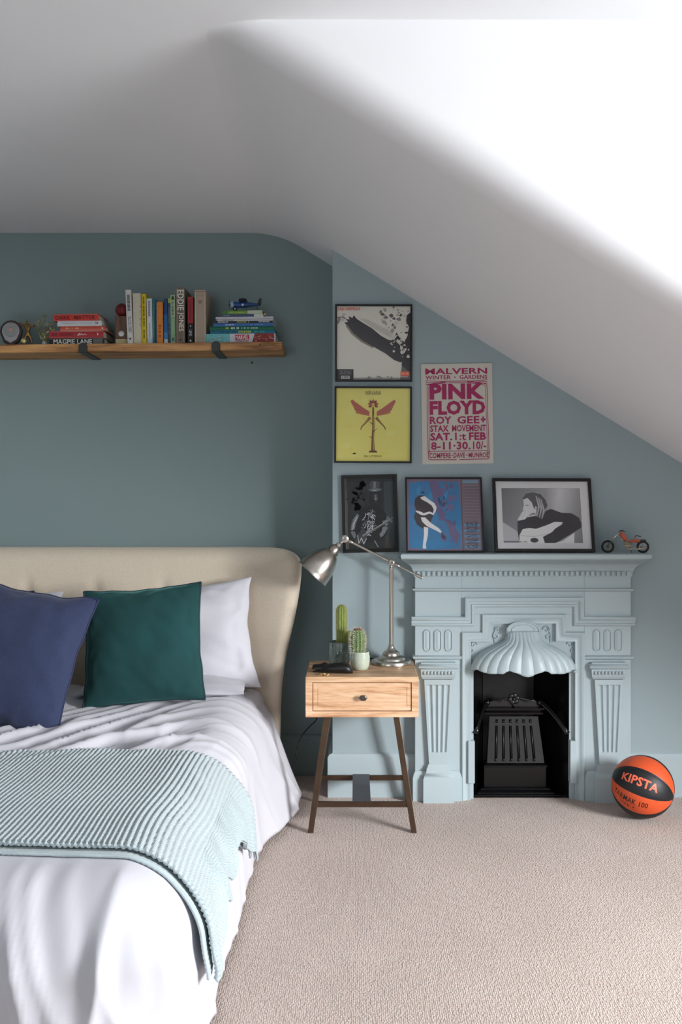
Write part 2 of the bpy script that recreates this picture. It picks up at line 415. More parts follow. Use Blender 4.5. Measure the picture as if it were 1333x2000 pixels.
def window(name, cx, cy, w_, z0, z1, horiz):
    a = MB(); m = []
    def bx(s0, s1, q0, q1, t=.05):
        if horiz: a.box(cx+s0, cx+s1, cy-t/2, cy+t/2, q0, q1)
        else: a.box(cx-t/2, cx+t/2, cy+s0, cy+s1, q0, q1)
    h = w_/2
    bx(-h, -h+.06, z0, z1); bx(h-.06, h, z0, z1); bx(-h, h, z0, z0+.06); bx(-h, h, z1-.06, z1); bx(-.03, .03, z0, z1); bx(-h, h, (z0+z1)/2-.025, (z0+z1)/2+.025, .045)
    o = struct(name, a, OUTW)
    g = MB()
    if horiz: g.box(cx-h+.05, cx+h-.05, cy-.003, cy+.003, z0+.05, z1-.05)
    else: g.box(cx-.003, cx+.003, cy-h+.05, cy+h-.05, z0+.05, z1-.05)
    part('pane', g, GLASS, o)
window('window_1', XW+.05, .62, 1.5, .90, 2.15, False)
window('added_rear_window', -1.75, YR-.05, 1.8, .9, 2.2, True)  # unseen rear window, added to carry the fill lamp

# chimney breast with the fireplace opening
S = 470.0
def fx(c): return (780+c/2.666-695)/S      # fireplace crop pixels -> metres
def fz(c): return CAMZ-(1080+c/2.666-970)/S
FX0, FX1 = fx(390), fx(890); FZ = fz(598)
XB0, XB1 = -.097, 1.50
w = MB().box(XB0, FX0, YB, YA+.02, -.02, HC+.02).box(FX1, XB1, YB, YA+.02, -.02, HC+.02).box(FX0, FX1, YB, YA+.02, FZ, HC+.02)
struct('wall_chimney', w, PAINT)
# skirting boards with a chamfered top
def skirt(name, x0, x1, y, ret0=None, m=PAINTG):
    pr = [(0, 0), (.02, 0), (.02, .168), (.012, .180), (0, .186)]
    a = MB().loft([[(x, y-d, z) for d, z in pr] for x in (x0, x1)])
    if ret0: a.loft([[(x0-d, yy, z) for d, z in pr] for yy in (y-.02, ret0)])
    return struct(name, a, m)
skirt('baseboard_back', XL, XB0, YA, m=WALLD)
skirt('baseboard_left', XB0, fx(85), YB, YA)
skirt('baseboard_right', fx(1203), XB1, YB)

# ------------------------------------------------------------------ fireplace
fp = thing('fireplace', 'pale blue painted cast iron fireplace surround with mantel shelf on the chimney breast', 'fireplace', ((FX0+FX1)/2, 3.8, 0))
YF = 3.79
def W(name, mb, m=PAINTG, **k): return part(name, mb, m, fp, world=True, **k)
b = MB()
XO0, XO1 = fx(83), fx(1207)
b.box(XO0, fx(325), YF, YB, 0, fz(115)).box(fx(965), XO1, YF, YB, 0, fz(115)).box(fx(325), fx(965), YF, YB, fz(318), fz(115))
b.box(fx(325), fx(430), YF, YB, fz(412), fz(318)).box(fx(865), fx(965), YF, YB, fz(412), fz(318))
W('surround', b, bev=.0015)
b = MB().box(fx(325), FX0, 3.805, YB, 0, fz(412)).box(FX1, fx(965), 3.805, YB, 0, fz(412)).box(fx(430), fx(865), 3.805, YB, fz(412), fz(318)).box(FX0, FX1, 3.805, YB, FZ, fz(412))
b.box(fx(325), fx(430), 3.805, YB, fz(413), fz(412))
W('jamb_panel', b, bev=.001)
def px(v): return v/2.666/S
h = px(25)
ogee = [(-h, 0), (-h, .006), (-h*.75, .012), (-h*.45, .013), (-h*.35, .008), (h*.1, .009), (h*.3, .017), (h*.75, .021), (h, .018), (h, 0)]
path = [(fx(64), fz(355)), (fx(366), fz(355)), (fx(366), fz(256)), (fx(931), fz(256)), (fx(931), fz(355)), (fx(1226), fz(355))]
W('stepped_moulding', MB().sweep([(x, z) for x, z in path], ogee, YF), auto=50)
h2 = px(23)
og2 = [(-h2*1.15, -.014), (-h2*1.15, .003), (-h2*.8, .004), (-h2*.55, .001), (h2*.1, .004), (h2*.3, .009), (h2*.8, .011), (h2, .008), (h2, 0)]
path = [(fx(348), 0), (fx(348), fz(435)), (fx(453), fz(435)), (fx(453), fz(341)), (fx(842), fz(341)), (fx(842), fz(435)), (fx(942), fz(435)), (fx(942), 0)]
W('stepped_moulding', MB().sweep(path, og2, YF), auto=50)
# mantel shelf and cornice
XM0, XM1 = .182, 1.188; ZM = 1.030
YM = 3.655
W('mantel_shelf', MB().rectloft([(ZM-.026, -.012), (ZM-.022, -.004), (ZM-.016, 0), (ZM-.004, 0), (ZM, -.004)], XM0, XM1, YM, YB), auto=40)
z0, z1 = fz(92), ZM-.026
lv = [(z0-.001, .004)]
for k in range(9):
    t = k/8; lv.append((z0+(z1-z0)*t, .010+.055*(1-math.cos(t*PI/2))))
W('cornice', MB().rectloft(lv, XO0, XO1, YF, YB), auto=50)
W('dentil_band', MB().rectloft([(fz(124), 0), (fz(122), .005), (fz(94), .006), (fz(90), .010)], XO0, XO1, YF, YB))
dm = MB().box(-.0062, .0062, -.011, 0, -.0095, .0095).mesh('dentil', PAINTG)
nd = 42
for k in range(nd):
    link('dentil', dm, fp, Vector((XO0+.014+(XO1-XO0-.028)*k/(nd-1), YF-.004, fz(106)))-fp.location)
W('frieze_moulding', MB().rectloft([(fz(201), 0), (fz(198), .005), (fz(192), .010), (fz(186), .011), (fz(184), 0)], XO0, XO1, YF, YB), auto=50)

def capsule(b, cx, cz0, cz1, r, y, rim, depth):
    """raised rim around a round-ended flute"""
    rings = []
    for rr, yy in ((r+rim, y), (r+rim*.6, y-depth), (r+rim*.15, y-depth), (r*.85, y-.0003), (r*.4, y-depth*.35), (.0005, y-depth*.55)):
        ring = []
        for a in range(9): ring.append((cx+rr*math.cos(PI*a/8), yy, cz1-r+rr*math.sin(PI*a/8)))
        for a in range(9): ring.append((cx+rr*math.cos(PI+PI*a/8), yy, cz0+r+rr*math.sin(PI+PI*a/8)))
        rings.append(ring)
    b.loft(rings)
for side, cc in ((0, 202), (1, 1086)):
    for dx in (-56, 0, 56):
        b = MB(); capsule(b, fx(cc+dx), fz(508), fz(402), px(15), YF, px(6), .005); W('flute', b, auto=60)
    xa, xb = (fx(76), fx(322)) if side == 0 else (fx(968), fx(1214))
    W('block_moulding', MB().rectloft([(fz(556), 0), (fz(552), .006), (fz(546), .009), (fz(538), .011), (fz(533), .004), (fz(532), 0)], xa+.006, xb-.006, YF, YB), auto=50)
    # capital
    xa, xb = fx(cc-74), fx(cc+74)
    W('capital', MB().rectloft([(fz(655), 0), (fz(652), .006), (fz(642), .009), (fz(638), .012), (fz(600), .014), (fz(597), .020), (fz(588), .024), (fz(578), .020), (fz(572), .012), (fz(566), .012), (fz(565), 0)], xa, xb, YF-.012, YB), auto=45)
    b = MB()
    for k in range(9): b.ball((xa+.002+(xb-xa-.004)*k/8, YF-.028, fz(618)), .0078, 10, (.75, .9, 1))
    W('egg_moulding', b, smooth=True)
    # tapered fluted shaft
    b = MB(); rings = []
    def ring(z, wd, dep):
        pts = [(fx(cc)-wd/2, YB, z), (fx(cc)-wd/2, YF-.020, z)]
        m = .14
        for k in range(4):
            u0 = -.5+m/2+k*(1-m)/4+.012; u1 = -.5+m/2+(k+1)*(1-m)/4-.012
            for q, d in ((0, 0), (.12, .6), (.35, 1), (.65, 1), (.88, .6), (1, 0)):
                pts.append((fx(cc)+wd*(u0+(u1-u0)*q), YF-.020+dep*d, z))
        pts += [(fx(cc)+wd/2, YF-.020, z), (fx(cc)+wd/2, YB, z)]
        return pts
    wt, wb = px(146), px(96)
    def wz(z): t = (fz(655)-z)/(fz(655)-fz(1092)); return wt+(wb-wt)*t
    for c_, d in ((655, 0), (681, 0), (686, .008), (1028, .008), (1033, 0), (1094, 0)): rings.append(ring(fz(c_), wz(fz(c_)), d))
    b.loft(rings[::-1]); W('pilaster_shaft', b)
    # pilaster foot: flares down to the plinth
    xa, xb = fx(cc-52), fx(cc+52)
    W('pilaster_foot', MB().rectloft([(0, .022), (fz(1162), .022), (fz(1156), .019), (fz(1140), .015), (fz(1136), .010), (fz(1112), .006), (fz(1106), .003), (fz(1096), .001), (fz(1093), 0)], xa, xb, YF-.020, YB), auto=45)
    xa, xb = (fx(78), fx(318)) if side == 0 else (fx(972), fx(1212))
    W('plinth', MB().rectloft([(0, .006), (fz(1165), .006), (fz(1158), .004), (fz(1146), .002), (fz(1138), -.002), (fz(1132), -.004)], xa, xb, YF-.012, YB), auto=45)
for x0, x1 in ((fx(358), fx(392)), (fx(888), fx(922))):
    W('jamb_plate', MB().box(x0, x1, YF-.014, YB, fz(1195), fz(975)), bev=.002)
# ribbed hood
cxh = fx(644)
keys = [(408, 80, .020), (430, 78, .034), (455, 88, .052), (475, 116, .070), (495, 164, .086), (520, 212, .098), (550, 244, .106), (580, 262, .110), (603, 268, .112)]
def hood_at(t):
    f = t*(len(keys)-1); i = min(int(f), len(keys)-2); q = f-i; a, b_ = keys[i], keys[i+1]
    return [a[j]+(b_[j]-a[j])*q for j in range(3)]
rows = []; NV, NU = 24, 264
def scallop(u):                            # crop-pixel drop of the lower edge
    x = abs(u)
    pts = [(0, 16), (.08, 12), (.2, -2), (.32, -12), (.40, -8), (.44, 2), (.56, 4), (.72, 6), (.82, 0), (.92, -8), (1, 6)]
    for (a, p), (c, q) in zip(pts, pts[1:]):
        if x <= c: return p+(q-p)*(x-a)/(c-a)
    return 0
for j in range(NV+1):
    t = j/NV; c_, hw, dp = hood_at(t); row = []
    for i in range(NU+1):
        th = -PI/2+PI*i/NU; u = math.sin(th)
        rib = abs(math.sin((th+PI/2)*13.0))  # 26 ribs
        amp = .0065*min(1, t*3+.25)
        cc_ = c_ + (scallop(u)*max(0, (t-.7)/.3) if t > .7 else 0)
        d = dp*(math.cos(th)**.75 if math.cos(th) > 0 else 0)+amp*(rib-.6)*(.3+.7*max(0, math.cos(th)))
        row.append((cxh+px(hw)*u*(1+.012*(rib-.5)*t), 3.795-d, fz(cc_)))
    rows.append(row)
b = MB().grid(rows)
o = W('hood', b, smooth=True); q = o.modifiers.new('thick', 'SOLIDIFY'); q.thickness = .006; q.offset = 1
b = MB(); pts = []
for k in range(13):
    a = PI*k/12; pts.append((cxh+px(84)*math.cos(a)-px(2), 3.79, fz(408)+px(52)*math.sin(a)**.8))
b.prism([(p[0], p[2]) for p in pts], 3.774, 3.80); W('hood_crest', b, bev=.003)
b = MB(); b.tube([(p[0], 3.773, p[2]) for p in pts], .0035, 8).tube([(cxh-px(90), 3.773, fz(412)), (cxh+px(88), 3.773, fz(412))], .004, 8)
b.tube([(cxh+(p[0]-cxh)*.72, 3.773, fz(408)+(p[2]-fz(408))*.62+.003) for p in pts], .002, 6)
W('hood_crest', b, smooth=True)
for s in (-1, 1): W('hood_scroll', MB().ball((cxh+s*px(268), 3.785, fz(612)), px(15), 12, (1, 1.2, .8)), smooth=True)
def spiral(cx, cz, r0, turns, flip, y, rad):
    return [(cx+flip*(r0*(1-k/26))*math.cos(k/20*2*PI*turns), y, cz+(r0*(1-k/26))*math.sin(k/20*2*PI*turns)) for k in range(21)]
for s in (-1, 1):
    for q, (ox, oy, r0, tn, fl) in enumerate(((130, 400, 22, 1.0, -s), (136, 440, 17, .9, s), (252, 478, 18, 1.0, -s), (262, 512, 12, .9, s))):
        W('scroll_ornament', MB().tube(spiral(cxh+s*px(ox), fz(oy), px(r0), tn, fl, 3.801, .002), .0021, 6), smooth=True)
    W('leaf_ornament', MB().tube([(cxh+s*px(145), 3.802, fz(470)), (cxh+s*px(150), 3.801, fz(425)), (cxh+s*px(128), 3.802, fz(385))], [.001, .003, .001], 6), smooth=True)
# firebox
YK = 4.02; XK0, XK1 = fx(476), fx(756)
b = MB()
b.add([(FX0, YB-.03, 0), (FX0, YB-.03, FZ+.12), (XK0, YK, FZ+.12), (XK0, YK, 0)], [(0, 1, 2, 3)]).add([(FX1, YB-.03, 0), (FX1, YB-.03, FZ+.12), (XK1, YK, FZ+.12), (XK1, YK, 0)], [(3, 2, 1, 0)])
b.add([(FX0, YB-.03, .004), (FX1, YB-.03, .004), (XK1, YK, .004), (XK0, YK, .004)], [(0, 1, 2, 3)]).add([(FX0, YB-.02, FZ+.06), (FX1, YB-.02, FZ+.06), (XK1, YK, FZ+.06), (XK0, YK, FZ+.06)], [(3, 2, 1, 0)])
W('firebox', b, BLACKG)
W('back_panel', MB().box(XK0, XK1, YK-.005, YK+.01, 0, FZ+.06), SOOT)

gr = thing('fire_grate', 'black cast iron grate with a slotted front standing inside the fireplace', 'grate', ((XK0+XK1)/2, 3.9, .005))
def G(name, mb, m=BLACKM, **k): return part(name, mb, m, gr, world=True, **k)
gx0, gx1 = fx(478), fx(762)
# pediment with rosette, rails
YG = 3.905
pts = [(gx0, fz(835)), (gx1, fz(835)), (gx1, fz(812)), (fx(725), fz(800)), (fx(690), fz(792)), (fx(660), fz(786)), (fx(580), fz(786)), (fx(555), fz(793)), (fx(515), fz(802)), (gx0, fz(812))]
G('pediment', MB().prism(pts, YG, YG+.012), bev=.002)
b = MB(); c0 = (fx(621), YG-.004, fz(790))
for k in range(6):
    a = 2*PI*k/6+.2; b.ball((c0[0]+.0155*math.cos(a), c0[1], c0[2]+.0155*math.sin(a)), .0115, 10, (1, .5, 1))
b.ball((c0[0], c0[1]-.004, c0[2]), .008, 12).ball((c0[0], c0[1], c0[2]-.026), .007, 10)
for s in (-1, 1):
    b.tube([(c0[0]+s*.03, YG-.002, c0[2]-.004), (c0[0]+s*.055, YG-.004, c0[2]-.012), (c0[0]+s*.085, YG-.002, c0[2]-.006), (c0[0]+s*.1, YG-.001, c0[2]-.012)], [.002, .004, .003, .001], 8)
G('rosette', b, smooth=True)
G('top_rail', MB().rectloft([(fz(876), 0), (fz(872), .01), (fz(862), .012), (fz(858), .004), (fz(850), .006), (fz(846), .016), (fz(836), .018), (fz(833), .005), (fz(832), 0)], gx0, gx1, YG, YG+.02), BLACKG, auto=45)
for s, xe, xi in ((-1, FX0+.008, gx0), (1, FX1-.008, gx1)):
    pts = []
    for k in range(9):
        t = k/8; pts.append((xi+(xe-xi)*t, YG-(YG-3.80)*t, fz(812)+(fz(945)-fz(812))*(t**1.35)))
    b = MB(); b.tube(pts, [.011, .010, .009, .008, .008, .008, .009, .011, .013], 8).ball(pts[0], .014, 12)
    b.tube([(p[0], p[1]-.004, p[2]+.011) for p in pts], .003, 6)
    G('side_arm', b, BLACKG, smooth=True)
# slotted front plate leaning forward at the foot
def gp(u, v, d=0):                          # u -1..1, v 0 bottom .. 1 top
    hw = px(152)+(px(130)-px(152))*v; z = fz(1122)+(fz(884)-fz(1122))*v
    return (fx(621)+4*px(1)*(1-v)+hw*u, 3.868+.032*v+d, z)
us = [-1]; 
for k in range(6): us += [-.70+k*.272-.052, -.70+k*.272+.052]
us.append(1); vsl = [0, .1, .80, .86, .94, 1]
b = MB()
for i in range(len(us)-1):
    for j in range(len(vsl)-1):
        if i % 2 == 1 and j in (1, 3): continue
        q = [gp(us[i], vsl[j]), gp(us[i+1], vsl[j]), gp(us[i+1], vsl[j+1]), gp(us[i], vsl[j+1]), ]
        q2 = [gp(us[i], vsl[j], .01), gp(us[i+1], vsl[j], .01), gp(us[i+1], vsl[j+1], .01), gp(us[i], vsl[j+1], .01)]
        b.add(q+q2, [(0, 1, 2, 3), (7, 6, 5, 4), (0, 4, 5, 1), (1, 5, 6, 2), (2, 6, 7, 3), (3, 7, 4, 0)])
G('front_plate', b, SOOT)
for k in range(6):
    u = -.70+k*.272; b = MB().tube([gp(u, .09, -.002), gp(u, .80, -.002)], .0028, 8).ball(gp(u, .07, -.002), .006, 8).ball(gp(u, .89, -.001), .005, 8)
    G('bar', b, BLACKM, smooth=True)
G('ash_lip', MB().rectloft([(fz(1140), 0), (fz(1137), .006), (fz(1131), .007), (fz(1129), 0)], fx(462), fx(782), 3.862, 3.93), BLACKG)
G('ash_box', MB().box(fx(455), fx(788), 3.866, 3.95, .012, fz(1140)), BLACKG, bev=.004)
G('hearth_lip', MB().rectloft([(.008, .02), (.016, .018), (.024, .004), (.028, 0)], fx(440), fx(800), 3.852, 3.866), BLACKG)
G('base_plate', MB().box(FX0+.004, FX1-.004, 3.815, 3.97, .006, .012), BLACKG)

# ------------------------------------------------------------------ bed
BX = -1.27
bed = thing('bed', 'large bed with a curved beige linen upholstered headboard against the dark blue alcove wall', 'bed', (BX, 3.0, 0))
def BD(name, mb, m, **k): return part(name, mb, m, bed, world=True, **k)
cont = [(1070, 530), (1071, 548), (1074, 562), (1079, 574), (1086, 583), (1094, 588), (1104, 590), (1125, 589.5), (1150, 587), (1180, 582), (1210, 576), (1240, 569), (1270, 562), (1300, 557), (1340, 552), (1380, 550), (1420, 549), (1450, 548), (1500, 547)]
def hz(py): return CAMZ-(py-970)/450
def hw(px_): return (px_-695)/450-BX
cz = [(hz(a), hw(b_)) for a, b_ in cont]
def half(z):
    if z >= cz[0][0]: return cz[0][1]
    for (z1, w1), (z0, w0) in zip(cz, cz[1:]):
        if z >= z0: return w0+(w1-w0)*(z-z0)/(z1-z0)
    return cz[-1][1]
ztop = cz[0][0]; NA, NB = 160, 60
btn = [(-.147+.294*k, .815) for k in range(-2, 4)] + [(.294*k, .60) for k in range(-2, 3)]
front, back = [], []
for j in range(NB+1):
    t = j/NB; z = ztop-(ztop-.02)*(t**1.7); hwd = half(z); rf, rb = [], []
    for i in range(NA+1):
        a = -1+2*i/NA; a = math.copysign(1-(1-abs(a))**1.25, a); x = hwd*a
        d = min((hwd-abs(x))*1.0, max(0, ztop-z) if True else 9); 
        r = .055; e = 1-max(0, 1-d/r)**2; th = math.sqrt(max(0, e))
        q = max(0, (abs(x)-.70)/.33); q = min(1, q); wing = .10*q*q*(3-2*q)
        roll = .03*max(0, 1-(ztop-z)/.18)**2
        y = 3.985-wing+roll
        dm_ = 0
        for bx_, bz in btn:
            rr = (x-bx_)**2+(z-bz)**2
            if rr < .02: dm_ += .018*math.exp(-rr/.0012)+.008*math.exp(-((x-bx_)**2)/.0004)*math.exp(-((z-bz-.05)**2)/.002)*(z > bz)
        rf.append((BX+x, y-.05*th+dm_, z)); rb.append((BX+x, min(y+.045+.02*th, 4.125), z))
    front.append(rf); back.append(rb)
rim = lambda f, b_: [f, b_]
b = MB().grid(front).grid([r[::-1] for r in back])
b.grid([front[0], back[0]]); b.grid([front[-1], back[-1]])
b.grid([[r[0] for r in front], [r[0] for r in back]]); b.grid([[r[-1] for r in front], [r[-1] for r in back]])
BD('headboard', b, LINENH, smooth=True, merge=.0004)
for bx_, bz in btn:
    BD('button', MB().ball((BX+bx_, 3.944, bz), .013, 12, (1, .5, 1)), LINENH, smooth=True)
MB0, MB1 = -2.16, -.40
BD('bed_base', MB().box(MB0, MB1, 1.90, 3.93, .06, .26), LINENH, bev=.02, seg=3)
for x in (MB0+.08, MB1-.08):
    for y in (2.0, 3.85): BD('leg', MB().loft([[(x+r*math.cos(a), y+r*math.sin(a), z) for a in [2*PI*k/12 for k in range(12)]] for r, z in ((.018, 0), (.026, .07))]), OAK)
BD('mattress', MB().box(MB0, MB1, 1.88, 3.93, .262, .425), SHEET, bev=.05, seg=4)
b = MB().box(MB0-.004, MB1+.012, 3.55, 3.92, .29, .446)
o = BD('fitted_sheet', b, SHEET, bev=.06, seg=5, auto=60)

# duvet: a sheet laid over the mattress, rolling over its soft edges and hanging down the sides and the foot
DXL, DXR, DYF, DYB, DZ, DR = -2.015, -.525, 1.965, 3.80, .469, .17
SKL = DR*PI/2+.275
def roll(s):                                # distance past the start of the round edge -> outward, down
    if s < DR*PI/2: return DR*math.sin(s/DR), DR*(1-math.cos(s/DR))
    return DR+.010*math.sin((s-DR*PI/2)*6), DR+(s-DR*PI/2)
def drape(p, q):
    ox = p-DXR if p > DXR else (DXL-p if p < DXL else 0); sx = 1 if p > DXR else -1
    oy = DYF-q if q < DYF else 0
    if ox <= 0 and oy <= 0: return (p, q, DZ)
    o_, d = roll(max(ox, oy)); ph = math.atan2(oy, ox)
    return ((min(max(p, DXL), DXR))+sx*o_*math.cos(ph), max(q, DYF)-o_*math.sin(ph), DZ-d)
NI, NJ = 244, 226
G1 = np.array([[drape(DXL-SKL+(DXR-DXL+2*SKL)*i/(NI-1), DYF-SKL+(DYB-DYF+SKL)*j/(NJ-1)) for i in range(NI)] for j in range(NJ)])
def normals(P):
    a = np.gradient(P, axis=1); b_ = np.gradient(P, axis=0); n_ = np.cross(a, b_)
    return n_/np.maximum(np.linalg.norm(n_, axis=2, keepdims=True), 1e-9)
def nz(x, y, z): return noise.noise(Vector((x, y, z)))
def sst(a, b_, x): t = max(0, min(1, (x-a)/(b_-a))); return t*t*(3-2*t)
def flare(p):
    x, y, z = p
    if x > -.6:
        k = sst(3.05, 3.65, y)*max(0, (.46-z)/.44)**1.3; x += .115*k
        z = z-(z-.02)*0.0
    return x, y, z
def wrinkle(x, y, z):
    top = sst(.30, .44, z); skirt = 1-top
    w_ = 0
    # puffiness
    w_ += .010*nz(x*2.2, y*2.2, 1)+.006*nz(x*5, y*5, 2)
    # diagonal creases that run from the pillows down to the left
    k = sst(2.55, 2.85, y)*top*(1-.55*sst(-.62, -.42, x))*(1-.6*sst(3.15, 3.4, y))
    al = x*.6+y*.8; ac = x*.8-y*.6
    s = nz(ac*9+1.5*nz(al*2, ac*2, 7), al*1.3, 5); w_ += k*(.030*max(0, 1-abs(s)*3.2)**1.6-.008)
    s = nz(ac*17+2*nz(al*3, ac*3, 9), al*2.3, 8); w_ += k*.007*max(0, 1-abs(s)*3)**1.5
    s = nz(ac*5.0+.5, al*.9, 15); w_ += k*.022*s
    # foot: hanging folds
    kf = sst(2.12, 1.86, y)*(1-sst(-.5, -.38, x)*.5)
    u = x*7+1.3*nz(x*3, z*2, 4)
    w_ += kf*(.4+.6*skirt)*(.014*nz(u, z*1.2, 11)+.017*max(0, 1-abs(nz(u*1.3+3, z*1.6, 21))*3.5)**1.6)
    w_ += kf*(.007*nz(x*22, z*4, 6)+(.4+.6*skirt)*.021*max(0, 1-abs(nz(x*11+z*3, z*1.5, 61))*3)**1.4)
    # right-hand side: long soft folds
    ks = sst(-.48, -.38, x)*skirt
    w_ += ks*(.012*nz(y*3.2, z*1.6, 31)+.009*max(0, 1-abs(nz(y*5+z*2, z*2, 41))*3)**1.5)
    return w_
def displaced(P, fn):
    Nn = normals(P); out = P.copy()
    sgn = 1 if Nn[P.shape[0]//2, P.shape[1]//2, 2] > 0 else -1
    for j in range(P.shape[0]):
        for i in range(P.shape[1]):
            x, y, z = P[j, i]; d = fn(x, y, z)*sgn
            out[j, i] = (x+Nn[j, i, 0]*d, y+Nn[j, i, 1]*d, z+Nn[j, i, 2]*d)
    return out
G1f = G1.copy()
for j in range(G1.shape[0]):
    for i in range(G1.shape[1]): G1f[j, i] = flare(G1[j, i])
def calm(x, y, z):                          # the throw presses the folds flat under it
    k = (1-sst(2.76, 2.92, y))*sst(1.85, 2.02, y)*sst(.24, .30, z); return wrinkle(x, y, z)*(1-.75*k)
GD = displaced(G1f, calm)
GD[..., 2] = np.maximum(GD[..., 2], .016)
b = MB().grid([[tuple(p) for p in r] for r in GD])
duv = part('duvet', b, COTTON, None, smooth=True)
q = duv.modifiers.new('thick', 'SOLIDIFY'); q.thickness = .012; q.offset = -1
for p_ in duv.data.polygons[:1]:
    q.offset = -1 if duv.data.polygons[len(duv.data.polygons)//2].normal.z > 0 else 1
tag(duv, 'white cotton duvet draped over the bed with soft creases', 'duvet')

# ------------------------------------------------------------------ knitted throw over the duvet
J, I = G1f.shape[:2]
GN = normals(G1f); GN *= (1 if GN[J//2, I//2, 2] > 0 else -1)
jc = np.arange(J)
def samp(A, u, v):
    i = min(int(u), I-2); j = min(int(v), J-2); f = u-i; g = v-j
    return (A[j, i]*(1-f)+A[j, i+1]*f)*(1-g)+(A[j+1, i]*(1-f)+A[j+1, i+1]*f)*g
ycol = G1f[:, int(I*.6), 1]; ymono = np.maximum.accumulate(ycol+np.arange(J)*1e-6)
def v_of_y(y): return float(np.interp(y, ymono, jc))
def u_of_z(v, z):                           # along the row, where the right-hand hang reaches height z
    j = int(v); zs = G1f[j, int(I*.75):, 2][::-1]; return float(np.interp(z, np.maximum.accumulate(zs+np.arange(len(zs))*1e-6), np.arange(I-1, int(I*.75)-1, -1)))
UL = float(np.interp(-1.78, G1f[J//2, :I//2, 0], np.arange(I//2)))
hem = [(0, .20), (.10, .19), (.18, .215), (.24, .29), (.30, .27), (.38, .30), (.46, .27), (.54, .31), (.60, .285), (.68, .30), (.74, .275), (.80, .27), (.86, .22), (.93, .19), (1, .14)]
def hemz(t):
    for (a, p), (c, q) in zip(hem, hem[1:]):
        if t <= c: return p+(q-p)*sst(0, 1, (t-a)/(c-a))
    return hem[-1][1]
def throw_surface(nc, nr, off, y0, y1, ribs, amp, hemoff=0, left=UL):
    rows = []
    for r in range(nr+1):
        t = r/nr; row = []
        yb = y0+(y1-y0)*t; v = v_of_y(yb); ue = u_of_z(min(v, J-2), hemz(t)+hemoff); um = u_of_z(min(v, J-2), .15); ut = u_of_z(min(v, J-2), .40)
        for c in range(nc+1):
            s = c/nc; u = left+(um-left)*s; u = u if u < ut else ut+(u-ut)*(ue-ut)/(um-ut)
            # the edge slants a little towards the foot on the left
            yy = yb + .04*t*sst(.0, .6, s) - .05*(1-t)*sst(.35, 1, s)+.06*t*sst(.8, 1, s)
            v_ = v_of_y(yy)
            P = samp(G1f, u, v_); Nn = samp(GN, u, v_)
            w0 = calm(P[0], P[1], P[2])
            rib = abs(math.sin(PI*(ribs*s+1.1*nz(s*5, t*2.2, 51)*min(1, (1-s)*6))))**.8
            hang = sst(.42, .28, P[2])
            wav = hang*(.010+.008*math.sin(t*26+1)+.005*nz(P[1]*9, P[2]*6, 3))
            d = max(w0, w0*.5)+off+amp*rib+wav
            row.append(tuple(P+Nn*d))
        rows.append(row)
    return rows
RIBS = 128
th = thing('throw_blanket', 'pale blue ribbed knitted throw folded across the foot of the bed', 'throw', (BX, 2.4, 0))
b = MB().grid(throw_surface(RIBS*6, 90, .026, 2.035, 2.70, RIBS, .006))
def knit():
    m = mat('pale_blue_knit', (181, 196, 200), .95, sheen=.3)
    nt = m.node_tree; bs = nt.nodes['Principled BSDF']
    tc = nt.nodes.new('ShaderNodeTexCoord'); w_ = nt.nodes.new('ShaderNodeTexWave'); w_.bands_direction = 'Y'; w_.inputs['Scale'].default_value = 32; w_.inputs['Distortion'].default_value = .6
    nt.links.new(tc.outputs['Object'], w_.inputs[0])
    bp = nt.nodes.new('ShaderNodeBump'); bp.inputs['Strength'].default_value = .7; bp.inputs['Distance'].default_value = .003
    nt.links.new(w_.outputs['Fac'], bp.inputs['Height']); nt.links.new(bp.outputs[0], bs.inputs['Normal'])
    return m
KNIT = knit()
def tpart(name, b, th_):
    b.shift((-BX, -2.4, 0)); o = part(name, b, KNIT, th, smooth=True)
    q = o.modifiers.new('thick', 'SOLIDIFY'); q.thickness = th_; q.offset = -1 if o.data.polygons[len(o.data.polygons)//3].normal.z > 0 else 1
    return o
tpart('upper_layer', b, .009)
b = MB().grid(throw_surface(RIBS*2, 60, 0.009, 2.022, 2.69, RIBS, .002, .012))
tpart('lower_layer', b, .007)

